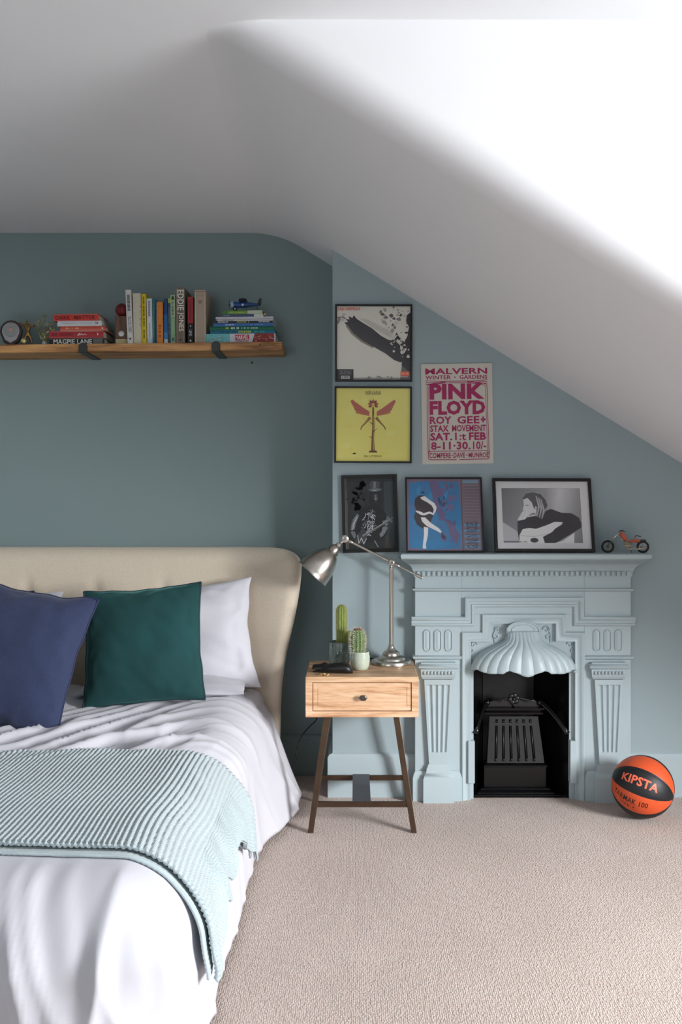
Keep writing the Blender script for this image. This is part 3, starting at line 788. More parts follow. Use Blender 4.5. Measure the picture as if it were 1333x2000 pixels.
# ------------------------------------------------------------------ pillows and cushions
def cushion(name, label, cat, w, h, t, loc, rot, m, mp=None, seed=0, group=None, pinch=.07, wr=.006, n=44, ex=2.6, sag=0):
    o = thing(name, label, cat, loc, rot, group)
    rnd = random.Random(seed)
    def P(u, v, side):
        x = w/2*u*(1-pinch*(1-v*v)*abs(u)**2); z = h/2*v*(1-pinch*(1-u*u)*abs(v)**2)
        f = max(0, (1-abs(u)**ex)*(1-abs(v)**ex)); th_ = t/2*f**.62
        c = (1-u*u)*(1-v*v)
        e = min(1-abs(u), 1-abs(v)); edge = math.exp(-(e/.22)**2)*min(1, e*14)
        k = wr*(edge*1.6*nz(u*7+seed, v*7, side*3+seed)+.9*nz(u*2.2+seed, v*2.2, seed+side)+.5*min(1, e*8)*nz((u+v)*5, (u-v)*2, seed+4))
        x += .006*nz(v*3, seed, 1)*abs(u); z += .008*nz(u*3, seed, 2)*abs(v)
        z -= sag*th_*(1-v)*.5
        return (x, side*(th_+k*min(1, f*3)), z)
    b = MB()
    ax = [math.sin(PI/2*(-1+2*i/n)) for i in range(n+1)]
    b.grid([[P(u, v, -1) for u in ax] for v in ax]); b.grid([[P(u, v, 1) for u in ax[::-1]] for v in ax])
    part('cover', b, m, o, smooth=True, merge=.0002)
    if mp:
        ring = [P(u, -1, -1) for u in ax]+[P(1, v, -1) for v in ax[1:]]+[P(u, 1, -1) for u in ax[::-1][1:]]+[P(-1, v, -1) for v in ax[::-1][1:-1]]
        part('piping', MB().tube(ring, .0042, 8, closed=True), mp, o, smooth=True)
    return o
cushion('pillow', 'white pillow standing behind the teal cushion nearest the bedside table', 'pillow', .70, .46, .17, (-.762, 3.79, .662), (R(-13), R(-6), R(2)), COTTON, seed=4, pinch=.09, wr=.016)
cushion('pillow', 'white pillow lying under the right-hand standing pillow', 'pillow', .66, .40, .085, (-.77, 3.73, .50), (R(-88), 0, R(2)), COTTON, seed=14, pinch=.03, wr=.006)
cushion('pillow', 'white pillow standing against the headboard behind the navy cushion', 'pillow', .72, .46, .18, (-1.60, 3.80, .655), (R(-12), R(3), R(-2)), COTTON, seed=8, pinch=.09, wr=.014)
cushion('cushion', 'teal velvet cushion leaning on the right-hand white pillow', 'cushion', .455, .455, .15, (-.815, 3.50, .692), (R(-20), R(-4.5), R(3)), VELVET, TEALP, seed=2, pinch=.06, wr=.009)
cushion('cushion', 'teal velvet cushion mostly hidden behind the navy cushion', 'cushion', .44, .44, .14, (-1.50, 3.56, .68), (R(-14), R(2), R(-4)), VELVET, TEALP, seed=3, pinch=.06)
cushion('cushion', 'navy blue linen cushion leaning in front of the teal cushions', 'cushion', .50, .50, .17, (-1.215, 3.21, .700), (R(-22), R(9), R(-6)), NAVY, NAVYP, seed=6, pinch=.07, wr=.009)

# ------------------------------------------------------------------ bedside table
NX0, NX1, NY0, NY1, NZ0, NZ1 = -.190, .239, 3.46, 3.80, .423, .5765
nt_ = thing('bedside_table', 'limed oak bedside table with one drawer on splayed bronze steel legs', 'bedside table', ((NX0+NX1)/2, 3.62, 0))
def N(name, mb, m, **k): return part(name, mb, m, nt_, world=True, **k)
N('top', MB().box(NX0, NX1, NY0, NY1, NZ1-.022, NZ1), OAKT, bev=.002)
N('side_panel', MB().box(NX0, NX0+.026, NY0, NY1, NZ0+.022, NZ1-.022), OAK, bev=.001)
N('side_panel', MB().box(NX1-.026, NX1, NY0, NY1, NZ0+.022, NZ1-.022), OAK, bev=.001)
N('bottom_panel', MB().box(NX0, NX1, NY0, NY1, NZ0, NZ0+.022), OAK, bev=.0015)
N('back_panel', MB().box(NX0+.026, NX1-.026, NY1-.012, NY1, NZ0+.022, NZ1-.022), OAK)
dr = MB(); dx0, dx1, dz0, dz1 = NX0+.0285, NX1-.0285, NZ0+.0245, NZ1-.0245; cx_, cz_ = (dx0+dx1)/2, (dz0+dz1)/2
rg = []
for ins, y in ((0, 3.60), (0, 3.4645), (.001, 3.4635), (.0145, 3.4635), (.0155, 3.4655), (.0175, 3.4655), (.0185, 3.4640), (.03, 3.4640)):
    rg.append([(dx0+ins, y, dz0+ins), (dx1-ins, y, dz0+ins), (dx1-ins, y, dz1-ins), (dx0+ins, y, dz1-ins)])
dr.loft(rg); d_ = N('drawer', dr, OAK)
N_kn = part('knob', MB().lathe([(.006, 0), (.0055, .012), (.010, .014), (.0165, .018), (.0165, .021), (.010, .023)], 6, MX(rot=(PI/2, 0, 0), sc=(1, .72, 1))), KNOBM, d_, loc=(0, 0, 0)); N_kn.location = (cx_+.004-nt_.location.x, 3.464-nt_.location.y, cz_)
N_kn.scale = (1, 1, 1)
zt = NZ0
LG = [((-.108, 3.50), (-.169, 3.423)), ((.156, 3.50), (.219, 3.423)), ((-.108, 3.74), (-.169, 3.775)), ((.156, 3.74), (.219, 3.775))]
legs = []
for i, ((x1, y1), (x0, y0)) in enumerate(LG):
    b = MB(); w0, w1 = .021, (.028 if i % 2 == 0 else .022)
    b.loft([[(x+sx*w/2, y+sy*.010, z) for sx, sy in ((-1, -1), (1, -1), (1, 1), (-1, 1))] for x, y, z, w in ((x0, y0, .001, w0), (x1, y1, zt, w1))])
    N('leg', b, DARKMET, bev=.001)
def lg(i, z): (x1, y1), (x0, y0) = LG[i]; t = z/zt; return (x0+(x1-x0)*t, y0+(y1-y0)*t, z)
for a_i, b_i, z in ((0, 1, .100), (2, 3, .100)):
    N('stretcher', MB().bar(lg(a_i, z), lg(b_i, z), .020, .012, (0, 0, 1)), DARKMET, bev=.001)
pa, pb = lg(0, .112), lg(2, .112)
N('cross_plate', MB().box(-.012, .057, pa[1]-.004, pb[1]+.004, .1102, .114), DARKPL)

# ------------------------------------------------------------------ desk lamp
LX, LY, LZ = .146, 3.735, NZ1
lp = thing('desk_lamp', 'brushed nickel jointed desk lamp standing on the bedside table', 'lamp', (LX, LY, LZ))
def L(name, mb, m=NICKEL, **k): return part(name, mb, m, lp, smooth=True, world=False, **k)
L('base', MB().lathe([(0, 0), (.079, 0), (.0815, .002), (.0815, .014), (.079, .0165), (.066, .0175), (.0575, .019), (.0565, .024), (.052, .029), (.042, .032), (.0355, .035), (.0350, .042), (.0325, .048), (.027, .052), (.020, .056), (.0155, .062), (.013, .068), (.0115, .076), (.009, .078), (0, .078)], 64), auto=50)
HJ = (970-1098)/-476; zj = CAMZ-(1098-970)/476-LZ
L('stem', MB().lathe([(.0086, .07), (.0086, zj-.03), (.0095, zj-.029), (.0095, zj-.022), (.0065, zj-.02), (.0065, zj-.01)], 20), auto=50)
def wp(px_, py_): return Vector(((px_-695)/476-LX, 0, CAMZ-(py_-970)/476-LZ))
J1, J0, JE = wp(765, 1098), wp(674, 1052), wp(824, 1128)
L('pivot_joint', MB().lathe([(0, -.012), (.010, -.012), (.0135, -.009), (.0135, .009), (.010, .012), (.006, .0125), (.006, .017), (0, .017)], 24, MX(J1, (PI/2, 0, 0))), auto=40)
L('pivot_joint', MB().lathe([(0, -.012), (.010, -.012), (.0155, -.009), (.0155, .009), (.010, .012), (.006, .0125), (.006, .017), (0, .017)], 24, MX(J0, (PI/2, 0, 0))), auto=40)
dirv = (J0-J1).normalized(); dv2 = (JE-J1).normalized()
def seg_rod(b, a, d, prof):
    M_ = Matrix.Translation(a) @ d.to_track_quat('Z', 'Y').to_matrix().to_4x4(); b.lathe(prof, 14, M_)
la = (J0-J1).length; b = MB()
seg_rod(b, J1, dirv, [(.006, .008), (.006, .018), (.009, .019), (.009, .024), (.006, .025), (.0075, .030), (.0055, .033), (.0050, .04), (.0050, la-.040), (.0058, la-.034), (.0075, la-.030), (.0075, la-.022), (.005, la-.02), (.006, la-.01)])
lb = (JE-J1).length
seg_rod(b, J1, dv2, [(.006, .008), (.006, .018), (.009, .019), (.009, .024), (.006, .025), (.0075, .030), (.0055, .033), (.0048, .04), (.0048, lb-.024), (.0075, lb-.02), (.0075, lb-.013), (.005, lb-.011), (.0078, lb-.004), (.006, lb+.003), (0, lb+.004)])
L('arm', b, auto=50)
A0 = wp(664, 1062); A1 = wp(612, 1118); ax_ = (A1-A0); ax_.y = -.012; ax_.normalize()
MS = Matrix.Translation(A0) @ ax_.to_track_quat('Z', 'Y').to_matrix().to_4x4()
hd = thing_hd = part('lamp_shade', MB().lathe([(.0, 0), (.011, 0), (.011, .012), (.015, .014), (.020, .020), (.0235, .030), (.026, .046), (.0285, .048), (.031, .050), (.040, .060), (.050, .076), (.060, .100), (.067, .125), (.0705, .148), (.072, .164), (.0735, .166), (.072, .168), (.069, .164), (.066, .148), (.058, .112), (.045, .078), (.028, .056), (.012, .052), (0, .052)], 56, MS), NICKEL, lp, smooth=True, auto=60)
part('bulb', MB().lathe([(0, .052), (.012, .056), (.012, .075), (.022, .095), (.026, .112), (.020, .132), (0, .140)], 20, MS), OUTW, lp, smooth=True)
for k in range(3):
    a = 2*PI*k/3+.9; part('vent_hole', MB().ball((.0262*math.cos(a), .0262*math.sin(a), .040), .0022, 8, M=MS), BLACKC, hd)
L('neck', MB().bar(J0+ax_*.010, A0+ax_*.003, .012, .012))
cord = [(LX+.02, 3.822, NZ1+.006), (LX-.02, 3.826, NZ1+.004), (LX-.1, 3.826, NZ1+.0), (NX0+.055, 3.826, .50), (NX0+.055, 3.815, .42), (NX0+.04, 3.87, .37), (NX0+.02, 3.92, .30), (-.20, 3.97, .26), (-.24, 3.96, .21), (-.265, 3.94, .12), (-.29, 3.93, .07), (-.36, 3.93, .03)]
def smooth_path(pts, n=6):
    P = [Vector(p) for p in pts]; out = []
    for i in range(len(P)-1):
        p0, p1, p2, p3 = P[max(i-1, 0)], P[i], P[i+1], P[min(i+2, len(P)-1)]
        for k in range(n):
            t = k/n; out.append(.5*((2*p1)+(p2-p0)*t+(2*p0-5*p1+4*p2-p3)*t*t+(3*p1-p0-3*p2+p3)*t**3))
    return out+[P[-1]]
part('power_cord', MB().tube(smooth_path(cord), .0026, 6), BLACKC, lp, smooth=True, world=True)

# ------------------------------------------------------------------ cacti, pouch and rings
def cactus_body(b, cx, cy, z0, h, r, ribs, depth, top=.25, seg=None):
    seg = seg or ribs*8; rings = []
    for k in range(25):
        t = k/24; z = z0+h*t; rr = r*(.86+.14*math.sin(min(1, t*1.6)*PI/2))
        if t > 1-top: q = (t-(1-top))/top; rr *= math.sqrt(max(.0004, 1-q**2.4))
        rings.append([(cx+(rr*(1-depth*(.5-.5*math.cos(ribs*2*PI*i/seg))))*math.cos(2*PI*i/seg), cy+(rr*(1-depth*(.5-.5*math.cos(ribs*2*PI*i/seg))))*math.sin(2*PI*i/seg), z) for i in range(seg)])
    b.loft(rings); return lambda a, t: (r*(.86+.14*math.sin(min(1, t*1.6)*PI/2)))*(math.sqrt(max(.0004, 1-((t-(1-top))/top)**2.4)) if t > 1-top else 1)
def spines(b, cx, cy, z0, h, rf, ribs, rows, ln, per, rad, rnd, tmax=.985):
    for i in range(ribs):
        a = 2*PI*i/ribs
        for k in range(rows):
            t = .06+(tmax-.06)*k/(rows-1); rr = rf(a, t); p = Vector((cx+rr*math.cos(a), cy+rr*math.sin(a), z0+h*t))
            for _ in range(per):
                d = Vector((math.cos(a)+rnd.uniform(-.9, .9), math.sin(a)+rnd.uniform(-.9, .9), rnd.uniform(-.6, .9)+(1.0 if t > .93 else 0))).normalized()
                q = p+d*ln*rnd.uniform(.6, 1.2); u = d.orthogonal().normalized()*rad; w_ = d.cross(u)
                b.add([tuple(p+u), tuple(p-u*.5+w_*.87), tuple(p-u*.5-w_*.87), tuple(q)], [(0, 1, 3), (1, 2, 3), (2, 0, 3)])
CG = mat('cactus_green', (120, 138, 66), .6, var=.2, vscale=30)
CG2 = mat('dark_cactus_green', (96, 124, 70), .6, var=.25, vscale=40)
SPY = mat('golden_spines', (206, 186, 106), .7); SPW = mat('white_spines', (226, 218, 200), .7)
POTG = mat('green_grey_glass_pot', (104, 122, 118), .12, spec=.8, var=.35, vscale=50, coat=.5)
POTC = mat('celadon_glaze', (186, 196, 178), .22, var=.05, vscale=25, coat=.6, bump=.2, bscale=40)
rnd = random.Random(5)
c1x, c1y = (663-695)/481, 3.70
ct = thing('potted_cactus', 'tall columnar green cactus in a grey green textured glass pot', 'cactus', (c1x, c1y, NZ1))
rings = []
for k in range(31):
    t = k/30; z = .096*t; r0 = .0405+.003*t
    seg = 96; rings.append([((r0+(.0022*abs(math.sin(10*(2*PI*i/seg)+z*190))*abs(math.sin(10*(2*PI*i/seg)-z*190)) if .004 < z < .055 else (.0008*math.sin(24*2*PI*i/seg) if z >= .055 and z < .09 else 0)))*math.cos(2*PI*i/seg), (r0+(.0022*abs(math.sin(10*(2*PI*i/seg)+z*190))*abs(math.sin(10*(2*PI*i/seg)-z*190)) if .004 < z < .055 else 0))*math.sin(2*PI*i/seg), z) for i in range(seg)])
for r_, z in ((.0405, .097), (.0395, .094), (.0385, .078), (.0, .078)): rings.append([(r_*math.cos(2*PI*i/96), r_*math.sin(2*PI*i/96), z) for i in range(96)])
part('pot', MB().loft(rings), POTG, ct, smooth=True, auto=60)
part('soil', MB().lathe([(0, .0785), (.037, .0785), (.036, .084), (.02, .087), (0, .088)], 24), SOIL, ct, smooth=True)
b = MB(); f1 = cactus_body(b, .009, 0, .08, .166, .0215, 13, .16, .17)
b2 = MB(); f2 = cactus_body(b2, .040, -.004, .082, .058, .0155, 10, .16, .5)
part('column', b, CG, ct, smooth=True); part('side_shoot', b2, CG, ct, smooth=True)
b = MB(); spines(b, .009, 0, .08, .166, f1, 13, 30, .0065, 5, .00045, rnd); spines(b, .040, -.004, .082, .058, f2, 10, 9, 0.0055, 5, .0004, rnd)
part('spines', b, SPY, ct, kind='stuff')
c2x, c2y = (704-695)/494, 3.61
ct = thing('potted_cactus', 'small round cactus with white spines in a pale celadon ceramic pot', 'cactus', (c2x, c2y, NZ1))
part('pot', MB().lathe([(0, 0), (.026, 0), (.031, .003), (.0365, .018), (.0385, .035), (.038, .052), (.0355, .066), (.036, .070), (.034, .072), (.032, .069), (.032, .060), (0, .060)], 40), POTC, ct, smooth=True)
part('soil', MB().lathe([(0, .060), (.031, .060), (.030, .067), (.015, .069), (0, .070)], 20), SOIL, ct, smooth=True)
b = MB(); f1 = cactus_body(b, -.010, 0, .064, .098, .0295, 12, .2, .42)
part('column', b, CG2, ct, smooth=True)
b = MB(); spines(b, -.010, 0, .064, .098, f1, 12, 13, .012, 10, .00055, rnd)
part('spines', b, SPW, ct, kind='stuff')
bl = MB()
for k in range(9):
    a = 2*PI*k/9; bl.ball((-.010+.012*math.cos(a), .012*math.sin(a), .160), .0035, 6, (1, 1, 1.3))
part('buds', bl, mat('brown_red_buds', (128, 72, 56), .7), ct, smooth=True, kind='stuff')
# black leather pouch: a soft rounded body and a flat open end
po = thing('glasses_pouch', 'black leather pouch lying on the front left of the bedside table', 'pouch', (-.088, 3.545, NZ1), (0, 0, R(-8)))
sec = [(-.083, .006, .0015, .001), (-.070, .018, .004, .004), (-.045, .032, .011, .006), (-.015, .036, .017, .003), (.015, .034, .019, 0), (.040, .031, .021, -.004), (.062, .026, .019, -.006), (.074, .017, .013, -.006), (.080, .004, .004, -.006)]
rings = []
for x, hy, hz_, dy in sec:
    r_ = []
    for k in range(20):
        a = 2*PI*k/20; c, s = math.cos(a), math.sin(a)
        r_.append((x, dy+hy*math.copysign(abs(c)**.8, c), max(0.0005, hz_+hz_*math.copysign(abs(s)**.9, s)*(1 if s > 0 else .98))))
    rings.append(r_)
part('body', MB().loft(rings), BLACKP, po, smooth=True, sub=1)
fl = []
for i in range(13):
    r_ = []
    for j in range(7):
        u, v = i/12, j/6; x = -.078+.10*u; y = -.030+.068*v*(.6+.4*u)+.006
        r_.append((x, y, .010+.020*math.sin(PI*min(1, v*.8+.1))*(1-.35*u)+.012*math.exp(-((u-.45)/.12)**2)*v+.022*(1-abs(2*u-.75))*max(0, v)*.35))
    fl.append(r_)
fo = part('flap', MB().grid(fl), BLACKP, po, smooth=True); q = fo.modifiers.new('t', 'SOLIDIFY'); q.thickness = .002
for i, (x, y, a) in enumerate(((-.133, 3.497, 20), (-.122, 3.491, 70), (-.112, 3.488, -30))):
    o = part('finger_ring', MB().tube([(x*0+.0100*math.cos(2*PI*k/20), .0100*math.sin(2*PI*k/20), 0) for k in range(20)], .0026, 6, closed=True).ball((.0100, 0, .001), .0042, 8), GOLD, None, smooth=True)
    o.location = (x, y, NZ1+[.0028, .0052, .0028][i]); o.rotation_euler = (0, R([0, 12, 0][i]), R(a))
    tag(o, ['gold ring on the bedside table, the leftmost of three', 'gold ring on the bedside table, the middle one of three', 'gold ring on the bedside table, the rightmost of three'][i], 'ring', 'gold rings in front of the black pouch')

# ------------------------------------------------------------------ basketball
bc = Vector(((1256-695)/497, 3.585, .1215)); RB = .1195
bb = thing('basketball', 'orange and black basketball on the carpet beside the fireplace', 'ball', tuple(bc-Vector((0, 0, .1215))))
axis = Vector((.85, -.46, -.25)).normalized(); e0 = Vector((-.3, -.954, 0)); e0 = (e0-axis*e0.dot(axis)).normalized(); e1 = e0.cross(axis)
if e1.z < 0: e1 = -e1
def bp_(lat, ang, r): return tuple((axis*math.sin(lat)+(e0*math.cos(ang)+e1*math.sin(ang))*math.cos(lat))*r+Vector((0, 0, .1215)))
NL, NAg = 72, 160
me_v = []; me_f = []; mi = []
groove = lambda a: math.exp(-((((a/(PI/4)) % 1+.5) % 1-.5)*PI/4/.020)**2)
for j in range(NL+1):
    lat = -PI/2+PI*j/NL
    for i in range(NAg):
        a = 2*PI*i/NAg; g = groove(a)*math.cos(lat)**.3 if abs(lat) < PI/2-.01 else 0
        me_v.append(bp_(lat, a, RB*(1-.010*g)))
for j in range(NL):
    for i in range(NAg):
        k = (i+1) % NAg; me_f.append((j*NAg+i, j*NAg+k, (j+1)*NAg+k, (j+1)*NAg+i))
        gi = int(i/(NAg/8)) % 8; off = (i % (NAg//8)); edge = off in (0, NAg//8-1) or (j > NL*.955)
        mi.append(1 if (gi % 2 == 0 or edge) else 0)
me = bpy.data.meshes.new('shell'); me.from_pydata(me_v, [], me_f)
me.materials.append(mat('orange_rubber', (214, 84, 40), .5, bump=.5, bscale=700, bdist=.0006)); me.materials.append(mat('black_ball_rubber', (20, 21, 26), .5, bump=.5, bscale=700, bdist=.0006))
me.polygons.foreach_set('material_index', mi); me.polygons.foreach_set('use_smooth', [True]*len(me.polygons))
link('shell', me, bb)
def ball_text(name, s, u0, u1, a0, a1, col, bold=0, shear=0):
    vs, fs = text_mesh(s, bold); V = []
    bm = bmesh.new()
    for a, b_ in vs: bm.verts.new((a, b_, 0))
    bm.verts.ensure_lookup_table()
    for f in fs:
        try: bm.faces.new([bm.verts[i] for i in f])
        except ValueError: pass
    bmesh.ops.triangulate(bm, faces=bm.faces); bmesh.ops.subdivide_edges(bm, edges=bm.edges[:], cuts=2, use_grid_fill=True)
    V = [bp_(u0+(u1-u0)*v.co.x, a0+(a1-a0)*v.co.y+shear*(v.co.x-.5), RB*1.0035) for v in bm.verts]
    bm.verts.index_update()
    F = [tuple(v.index for v in f.verts) for f in bm.faces]; bm.free()
    m_ = MB(); m_.v = V; m_.f = F; me = m_.mesh(name, mat(*col)); return link(name, me, bb)
SK = R(1)
ball_text('lettering', 'KIPSTA', R(-37), R(34), R(14), R(31), ('print_orange', (238, 110, 80), .5), .03, 0)
ball_text('lettering', 'TARMAK 100', R(-46), R(24), R(-24), R(-12), ('print_black', (30, 18, 16), .5), .01, 0)
ball_text('lettering', 'SIZE 7', R(-28), R(2), R(-33), R(-28), ('print_black', (30, 18, 16), .5))

# ------------------------------------------------------------------ floating shelf
SYF = 3.93; SA = 453.4
def sxf(p, s=451): return (p-695)/s
TILT = -.0107
ZS0 = CAMZ+.655-.0003
def shz(x): return ZS0+(x-sxf(0))*.0107
xs1 = (551-695)/SA; xs0 = -1.95
sh = thing('wall_shelf', 'thick waxed pine wall shelf with two black iron brackets on the dark blue wall', 'shelf', (xs1, 4.03, shz(xs1)), (0, TILT, 0))
ln_ = xs1-xs0
part('board', MB().box(-ln_, 0, SYF-4.03, YA-4.03-.001, -.035, 0), PINE, sh, bev=.002)
part('knot', MB().lathe([(0, -.0004), (.003, -.0006), (.0036, 0), (0, .001)], 14, MX((-.094, SYF-4.03, -.012), (PI/2, 0, 0))), mat('dark_knot', (70, 42, 22), .7), sh)
for p in (422, 162.5):
    x = (p-695)/SA-xs1
    b = MB(); w2 = .0185
    prof_ = [(SYF-4.03-.0045, .0)]
    # lip up the front edge, rounded over the top, strap along the underside back to the wall
    rings = []
    path_ = [(SYF-4.03-.002, .004), (SYF-4.03-.002, -.034), (SYF-4.03+.002, -.0375), (YA-4.03-.002, -.0375)]
    lip = [(x+w2*math.cos(PI*k/10), -.014+w2*math.sin(PI*k/10)) for k in range(11)]+[(x-w2, -.038), (x+w2, -.038)]
    b.prism(lip, SYF-4.03-.005, SYF-4.03)
    b.box(x-w2, x+w2, SYF-4.03-.005, YA-4.03-.001, -.040, -.0352)
    part('bracket', b, BLACKM, sh, bev=.0012)
nail = part('wall_nail', MB().lathe([(0, 0), (.0025, 0), (.0025, .012), (.004, .013), (0, .014)], 10, MX(rot=(PI/2, 0, 0))), BLACKM, None)
nail.location = ((493-695)/431, YA, CAMZ+(970-709)/431); tag(nail, 'small dark nail head in the alcove wall below the right end of the shelf', 'nail')

def book(label, ln, th_, dp, col, loc, standing, lean=0, art=None, group=None, pg=None, yaw=0, back=None, soft=False, name='book', cat='book'):
    """lying: spine towards -y, length along x, base at z 0. standing: same book turned upright"""
    M_ = Matrix.Identity(4)
    if standing: M_ = Matrix.Rotation(PI/2, 4, 'Y') @ Matrix.Translation((-ln/2, 0, -th_/2))
    # after the turn: x along thickness, z up from 0
    o = thing(name, label, cat, loc, (0, lean, yaw), group)
    m = mat('cover_%d_%d_%d' % col, col, .5)
    c = .0014 if soft else .0025; lip = 0 if soft else .0025
    b = MB()
    h = ln/2
    b.box(-h, h, 0, dp, 0, c, M_).box(-h, h, 0, dp, th_-c, th_, M_)
    if soft: b.box(-h, h, 0, c, c, th_-c, M_)
    else:
        rs = []
        for x in (-h, h):
            rs.append([(x, .003*(1-math.sin(PI*k/6)), th_*(k/6)) for k in range(7)]+[(x, .0045, th_*(6-k)/6) for k in range(7)])
        b.loft(rs, M=M_)
    part('cover', b, m, o)
    part('page_block', MB().box(-h+lip, h-lip, .002, dp-lip, c, th_-c, M_), pg or PAGES, o)
    if art:
        A = Art(ln, th_, .00004); art(A); r_ = A.build('spine_print', o)
        T0 = Matrix.Translation((-h, -.0004, 0))
        me = r_.data; me.transform(M_ @ T0)
    return o
YBK = 3.955
def stand(label, x0, x1, ytop, col, art=None, dp=.13, lean=0, y=YBK, soft=False, base=None, **k):
    s = 1782/y; xc = ((x0+x1)/2-695)/s; wd = (x1-x0)/s; z = shz(xc)
    ybot = 970-(z-CAMZ)*s; ln = (ybot-ytop)/s
    return book(label, ln, wd, dp, col, (xc, y, z+abs(lean)*wd*.5), True, lean+TILT*.3, art, 'books standing on the shelf', soft=soft, **k)
def tx(t, u0, u1, v0, v1, c, b=0): return lambda A: A.text(t, u0, u1, v0, v1, c, b)
def multi(*fs):
    def g(A):
        for f in fs: f(A)
    return g
def bandc(u0, u1, c, v0=.0, v1=1): return lambda A: A.rect(u0, u1, v0, v1, c)
def squig(u0, u1, v0, v1, c, n=12, seed=1):    # unreadably small lettering
    def g(A):
        r = random.Random(seed); u = u0; A.up()
        st = (u1-u0)/n
        for i in range(n):
            if r.random() < .85: A.face([(u, v0), (u+st*.62, v0), (u+st*.62, v1), (u, v1)], c)
            u += st
    return g
# spine art: u runs from the head of the book (top) to its foot
W_ = (222, 222, 216)
stand('white book with black spine lettering leaning at the left end of the upright row', 249.4, 260.2, 566, (214, 214, 210), multi(squig(.05, .42, .25, .75, (40, 40, 44), 16, 2), squig(.50, .80, .3, .5, (90, 90, 94), 18, 3), squig(.50, .80, .6, .8, (90, 90, 94), 18, 5), lambda A: A.poly([(.88, .2), (.94, .5), (.88, .8), (.90, .5)], (30, 30, 34))), .16, R(-2.2), y=3.945)
stand('thick cream book with a dark mottled picture along its right edge', 261.5, 277, 573, (206, 200, 178), lambda A: A.blobs(26, .34, .66, .82, .98, .008, .03, [(30, 34, 30), (60, 66, 50), (20, 22, 22)], 3, elong=.35).ell(.26, .93, .02, .06, (190, 60, 30)), .15, R(-1), y=3.95)
stand('slim yellow book with black spine lettering', 278, 286.5, 574, (222, 196, 32), multi(squig(.06, .95, .3, .65, (60, 54, 10), 34, 4)), .15, R(-.6))
stand('white book with pale blue foot beside the yellow book', 288, 298, 583, (214, 220, 226), multi(squig(.06, .40, .3, .65, (90, 60, 130), 14, 6), squig(.55, .85, .35, .6, (120, 150, 190), 14, 7), bandc(.86, 1, (176, 200, 222))), .14, R(-.8))
stand('thin teal book between the white and the orange book', 298.6, 302.6, 584, (22, 120, 124), squig(.1, .9, .4, .6, (120, 190, 180), 20, 8), .14, soft=True, y=3.965)
stand('thin blue book right against the orange book', 302.8, 306.5, 586, (36, 92, 140), None, .13, soft=True, y=3.972)
stand('orange book with red lettering near its foot', 307, 319, 589, (216, 134, 42), multi(bandc(.0, .012, (160, 90, 30)), squig(.55, .86, .3, .7, (170, 50, 24), 9, 9), squig(.06, .16, .45, .55, (120, 84, 40), 4, 2)), .13, R(-.4))
stand('navy book fading to light blue at its foot', 321, 328, 583, (28, 66, 122), multi(bandc(.35, .75, (34, 96, 160)), bandc(.75, .90, (60, 130, 190)), bandc(.90, 1, (196, 200, 204))), .14, R(-.5))
stand('dark slate book with a yellow green label at its head', 328.5, 333.5, 583, (52, 78, 90), multi(bandc(.0, .10, (170, 176, 50)), squig(.2, .8, .35, .6, (120, 150, 160), 18, 10)), .13)
stand('pale green book with grey lettering', 334, 343, 576, (168, 190, 158), multi(lambda A: A.rect(.03, .10, .25, .75, (40, 60, 44)), squig(.15, .42, .3, .65, (70, 90, 74), 10, 11), bandc(.45, .86, (128, 168, 128)), lambda A: A.rect(.87, .95, .2, .8, (60, 120, 90)), squig(.5, .8, .4, .6, (168, 190, 158), 12, 1)), .15, R(-.4))
stand('brown grey hardback with large white capitals EDDIE JONES on its spine', 344.5, 361, 561, (116, 100, 84), multi(tx('EDDIE', .045, .41, .16, .88, (232, 230, 224), .012), tx('JONES', .44, .78, .16, .88, (232, 230, 224), .012), lambda A: A.ell(.93, .5, .015, .12, (40, 32, 26))), .165)
stand('red and black book with white lettering on its black foot', 367, 378, 580, (24, 20, 22), multi(bandc(0, .56, (158, 34, 40)), squig(.1, .5, .3, .6, (110, 18, 24), 9, 12), tx('UNI', .70, .82, .25, .75, (220, 220, 220)), lambda A: A.ell(.93, .5, .02, .16, (220, 220, 220)), lambda A: A.ell(.62, .5, .014, .1, (200, 200, 200))), .15, y=3.965)
stand('thick beige cloth bound book at the right end of the upright row', 380.5, 402.5, 566, (172, 154, 136), multi(bandc(.03, .04, (140, 122, 104)), bandc(.1, .105, (140, 122, 104)), squig(.2, .26, .35, .65, (110, 92, 78), 3, 13), bandc(.62, .625, (186, 168, 150)), bandc(.90, .905, (140, 122, 104))), .15)
def pile(items, grp, y=YBK):
    for (label, x0, x1, y0, y1, col, art, dp, yw) in items:
        s = 1782/y; ln = (x1-x0)/s; th_ = (y1-y0)/s-.0004; xc = ((x0+x1)/2-695)/s
        z = CAMZ+(970-y1)/s
        book(label, ln, th_, dp, col, (xc, y, z), False, TILT, art, grp, soft=th_ < .014, yaw=R(yw))
def base_of(xpx, y=YBK): return 970-(shz((xpx-695)*y/1782)-CAMZ)*1782/y
z1 = base_of(149)
